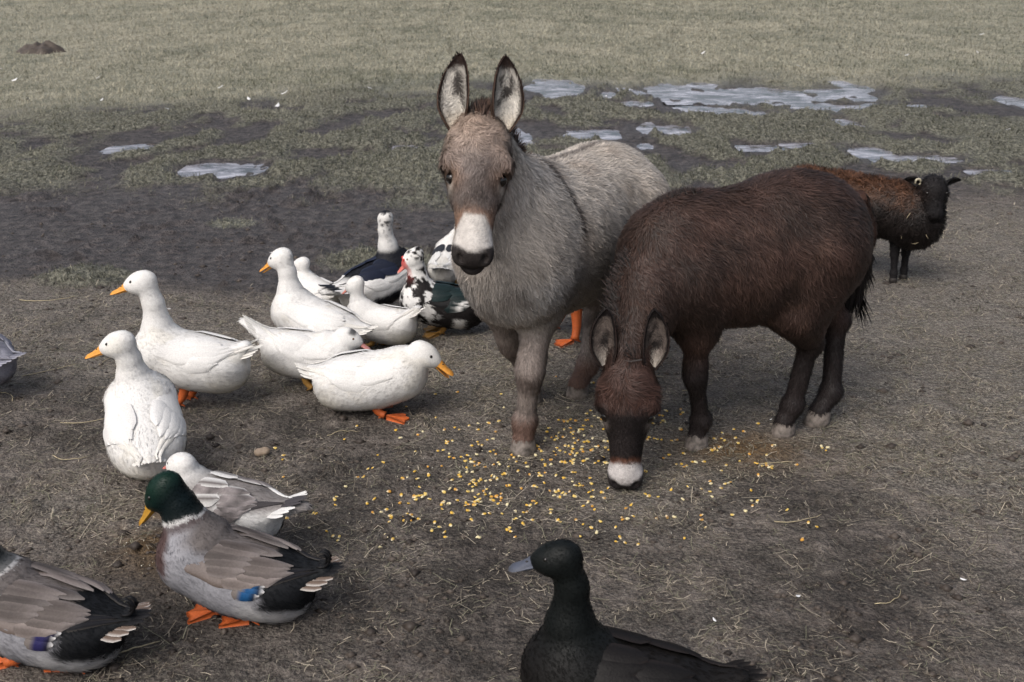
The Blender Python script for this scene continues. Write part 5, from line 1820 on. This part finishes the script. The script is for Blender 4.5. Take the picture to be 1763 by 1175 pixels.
def corn():
    r = np.random.default_rng(41)

    def kern(seed):
        q = np.random.default_rng(seed)
        V = []; n = 8
        lev = [(-1, .25), (-.6, .72), (0, .98), (.55, 1.0), (.95, .62)]
        for y, w in lev:
            for k in range(n):
                a = 2 * math.pi * k / n
                V.append((math.cos(a) * w * .0050, y * .0068, math.sin(a) * w * .0031 + .0006 * q.normal()))
        F = []
        for i in range(4):
            for k in range(n):
                k2 = (k + 1) % n
                F.append((i * n + k, (i + 1) * n + k, (i + 1) * n + k2, i * n + k2))
        V.append((0, -.0072, 0)); V.append((0, .0066, 0)); T = []
        for k in range(n):
            k2 = (k + 1) % n
            T.append((len(V) - 2, k, k2)); T.append((len(V) - 1, 4 * n + k2, 4 * n + k))
        V = np.array(V)
        body = [(.72, .45, .075), (.76, .55, .16), (.66, .34, .06), (.78, .68, .40)][seed % 4]
        C = mixc(body, (.72, .66, .50), sstep(-.002, -.0055, V[:, 1]))
        return V, np.array(F), np.array(T), C
    protos = [kern(k) for k in range(4)]
    mes = [mesh_data('corn_kernel', V, [F, T], True, C) for V, F, T, C in protos]
    for me in mes:
        me.materials.append(M_VCOL)
    # where it was thrown: a main drift under the muzzles and looser throws round it
    cl = [(-.05, 3.00, .22, .12, 90), (.02, 3.18, .22, .12, 80), (.16, 3.42, .16, .14, 80), (.30, 3.30, .22, .16, 70), (.55, 3.35, .25, .22, 60), (.45, 3.72, .25, .18, 35),
          (-.30, 3.30, .28, .25, 55), (-.40, 2.92, .22, .10, 36), (.60, 3.02, .18, .16, 34), (.20, 2.85, .18, .08, 22), (.80, 3.40, .10, .08, 24), (-.25, 3.70, .25, .2, 14), (-.85, 2.88, .25, .10, 10)]
    P = []
    for cx, cy, sx, sy, n in cl:
        for k in range(n):
            if k % 4 == 0 or not P:
                p = (cx + r.normal(0, sx), cy + r.normal(0, sy))
            elif r.random() < .45:
                p = (P[-1][0] + r.normal(0, .016), P[-1][1] + r.normal(0, .014))
            else:
                p = (cx + r.normal(0, sx), cy + r.normal(0, sy))
            P.append(p)
    P = np.array(P)
    # none under the hooves
    ok = np.ones(len(P), bool)
    for hx, hy in ((.04, 3.375), (.262, 3.865), (.662, 3.405), (.435, 3.52), (.075, 3.80), (.37, 3.05)):
        ok &= np.hypot(P[:, 0] - hx, P[:, 1] - hy) > .055
    P = P[ok & (P[:, 1] > 2.55) & (P[:, 1] < 4.2)]
    order = np.argsort(P[:, 1])
    Z = height(P[:, 0], P[:, 1])
    rest = []
    for j, i in enumerate(order):
        rx, ry, rz = r.normal(0, .35), r.normal(0, .35), r.uniform(0, 6.28)
        sc = r.uniform(.8, 1.2)
        k = int(r.choice(4, p=[.4, .25, .2, .15]))
        if j < 300:
            o = bpy.data.objects.new('corn_kernel', mes[k])
            COL.objects.link(o)
            o.location = (P[i, 0], P[i, 1], Z[i] + .0032)
            o.rotation_euler = (rx, ry, rz); o.scale = (sc, sc, sc)
            hue = ('deep yellow', 'light yellow', 'orange', 'pale cream')[k]
            tag(o, '%s maize kernel lying on the mud %s' % (hue, near(P[i, 0], P[i, 1])), 'corn', 'maize kernels thrown on the ground')
        else:
            rest.append((P[i, 0], P[i, 1], Z[i] + .0032, rz, sc, k))
    VV, FF, TT, CC = [], [], [], []; b = 0
    for x, y, z, rz, sc, k in rest:
        V, F, T, C = protos[k]
        c, s = math.cos(rz), math.sin(rz)
        W = np.stack([V[:, 0] * c - V[:, 1] * s, V[:, 0] * s + V[:, 1] * c, V[:, 2]], 1) * sc + A(x, y, z)
        VV.append(W); FF.append(F + b); TT.append(T + b); CC.append(C); b += len(V)
    if VV:
        o = obj('corn_kernels', mesh_data('corn_kernels', np.concatenate(VV), [np.concatenate(FF), np.concatenate(TT)], True, np.concatenate(CC)), M_VCOL)
        tag(o, 'more yellow maize kernels strewn farther back behind the hooves', 'corn', None, 'stuff')
    # pale crumbs of cracked corn among it
    n = 420
    q = P[r.integers(0, len(P), n)] + r.normal(0, .09, (n, 2))
    q[:90] = A(-1.03, 2.80) + r.normal(0, .13, (90, 2))
    R = r.uniform(.0012, .0026, n)
    dirs = np.array([[1, 0, 0], [-1, 0, 0], [0, 1, 0], [0, -1, 0], [0, 0, 1], [0, 0, -1]], float)
    V = dirs[None] * R[:, None, None] * r.uniform(.6, 1.3, (n, 6, 1)) + np.stack([q[:, 0], q[:, 1], height(q[:, 0], q[:, 1]) + R * .6], 1)[:, None]
    T = np.array([[0, 2, 4], [2, 1, 4], [1, 3, 4], [3, 0, 4], [2, 0, 5], [1, 2, 5], [3, 1, 5], [0, 3, 5]])
    o = obj('corn_crumbs', mesh_data('corn_crumbs', V.reshape(-1, 3), [(np.arange(n)[:, None, None] * 6 + T).reshape(-1, 3)], True, np.repeat(mixc((.70, .62, .42), (.75, .73, .66), r.random(n)), 6, 0)), M_VCOL)
    tag(o, 'pale crumbs of cracked maize sprinkled on the mud', 'corn', None, 'stuff')


def small_things():
    r = np.random.default_rng(51)
    # loose white feathers on the grass and mud
    spots = [(-2.55, 11.6), (-3.6, 11.11), (-5.47, 12.09), (-5.4, 14.05), (-1.72, 12.97), (-2.66, 12.52), (-4.62, 12.04), (-2.96, 12.04), (-3.54, 13.03), (-6.41, 13.87), (1.09, 12.67), (3.05, 17.36),
             (6.21, 17.08), (9.03, 21.0), (5.85, 14.3), (4.64, 9.91), (-2.77, 5.91), (-1.69, 4.9), (1.42, 4.38), (.54, 2.36), (.79, 2.47), (1.28, 2.55), (-1.4, 5.9), (.98, 3.62), (-2.3, 3.9), (7.5, 17.5), (4.1, 15.5), (-7.2, 15.2), (2.2, 16.2)]
    for x, y in spots:
        L = r.uniform(.035, .07) * (1.2 if y > 9 else .27); W = L * .28
        U, V = np.meshgrid(np.linspace(0, 1, 6), np.linspace(-1, 1, 4), indexing='ij')
        pr = np.interp(U, [0, .2, .6, 1], [.2, .8, 1, .15]) * W
        c = r.uniform(.2, .5) if y > 9 else r.uniform(.1, .3)
        P = np.stack([U * L - L / 2, V * pr, L * c * (U ** 2) * 1.2 + L * .12 * (1 - V ** 2) + .002], -1).reshape(-1, 3)
        i = np.arange(24).reshape(6, 4)
        F = np.stack([i[:-1, :-1], i[1:, :-1], i[1:, 1:], i[:-1, 1:]], -1).reshape(-1, 4)
        o = obj('feather', mesh_data('feather', P, [F], True, np.tile(A(.78, .78, .78), (24, 1)), {'gloss': np.zeros(24)}), M_FEATHER, None, (x, y, hz(x, y) + (.018 if y > 9 else .003)))
        o.rotation_euler = (r.normal(0, .15), 0, r.uniform(0, 6.28))
        if y > 7.5:
            tag(o, 'tiny white feather in the grass ' + near(x, y), 'feather', 'feathers in the far grass')
        else:
            tag(o, 'tiny white feather lying on trodden mud ' + near(x, y), 'feather', 'feathers on the mud')
    # dug soil far off in the grass
    nr_, na_ = 16, 40
    R_, An_ = np.meshgrid(np.linspace(0, 1, nr_), np.linspace(0, 2 * math.pi, na_, endpoint=False), indexing='ij')
    edge = .30 * (.7 + .6 * vnoise(np.cos(An_) * 2 + 5, np.sin(An_) * 2 + 5, None, 3))
    hx, hy = (R_ * np.cos(An_) * edge * 1.25).ravel(), (R_ * np.sin(An_) * edge * 1.4).ravel()
    hh = .13 * (1 - R_.ravel() ** 2) * (.15 + 1.7 * fbm(hx / .12 + 3, hy / .16, None, 3, 14)) - .03 * R_.ravel() ** 3
    ii = np.arange(nr_ * na_).reshape(nr_, na_); jj = np.roll(ii, -1, 1)
    Fh = np.stack([ii[:-1], ii[1:], jj[1:], jj[:-1]], -1).reshape(-1, 4)
    ch = mixc((.035, .027, .022), (.13, .105, .085), fbm(hx / .05, hy / .05, None, 3, 15))
    o = obj('soil_heap', mesh_data('soil_heap', np.stack([hx, hy, hh], 1), [Fh], True, ch), M_VCOL, None, (-7.69, 17.8, hz(-7.69, 17.8) + .01))
    tag(o, 'low heap of dark dug soil in the far grass', 'soil heap')
    # flat tan stone
    S = SDF()
    S.ell((0, 0, .008), (.024, .017, .013), None, .01); S.ell((.012, .006, .010), (.014, .012, .012), None, .01); S.ell((-.012, -.004, .006), (.014, .012, .010), None, .01)
    V, F, N = S.mesh(.003)
    V = V + N * ((fbm(V[:, 0] / .008, V[:, 1] / .008, V[:, 2] / .008, 3, 5) - .5) * .004)[:, None]
    o = obj('stone', mesh_data('stone', V, [F], True, mixc((.24, .18, .13), (.36, .29, .22), fbm(V[:, 0] / .01, V[:, 1] / .01, V[:, 2] / .01, 3, 6))), M_VCOL, None, (-.879, 3.32, hz(-.879, 3.32)))
    tag(o, 'small flat tan stone alone on the dark mud', 'stone')
    # longer single stalks
    for x, y, a, L, wd, lab in ((-1.60, 3.60, .35, .20, .0032, None), (.90, 2.875, .30, .17, .0028, 'long bent hay stalk with a frayed tip on bare mud'), (-1.56, 3.29, -.12, .14, .0032, None), (.76, 3.92, .5, .16, .003, None),
                                (-1.95, 4.11, .6, .22, .003, None), (-.965, 2.235, .42, .13, .0042, 'thick pale straw lying at the tail of the violet patched drake'), (.92, 3.27, .1, .13, .0028, None), (.5, 3.93, 1.0, .1, .0025, None),
                                (-2.35, 5.03, .2, .28, .004, None), (-1.75, 4.25, 1.3, .15, .003, None), (-.62, 3.50, .25, .12, .0022, None), (1.05, 2.45, .6, .12, .0026, None), (1.6, 2.6, 2.1, .07, .003, None), (-2.0, 3.85, 2.4, .13, .003, None)):
        pts = []
        bend = r.normal(0, .5)
        for t in np.linspace(-.5, .5, 9):
            px, py = x + math.cos(a + bend * t) * L * t, y + math.sin(a + bend * t) * L * t
            pts.append(A(px, py, hz(px, py) + .004 + .006 * (t + .5) * r.random()))
        c0 = A(x, y, hz(x, y))
        V, F, T = tube_mesh('hay_stalk', np.array(pts) - c0, np.linspace(wd * .6, wd * .35, 9), n=6)
        o = obj('hay_stalk', mesh_data('hay_stalk', V, [F, T], True), M_STRAW, None, c0)
        tag(o, lab or 'long loose hay stalk on the ground ' + near(x, y), 'stalk', 'single hay stalks')

grey_donkey()
brown_donkey()
black_sheep()
flock()
corn()
small_things()
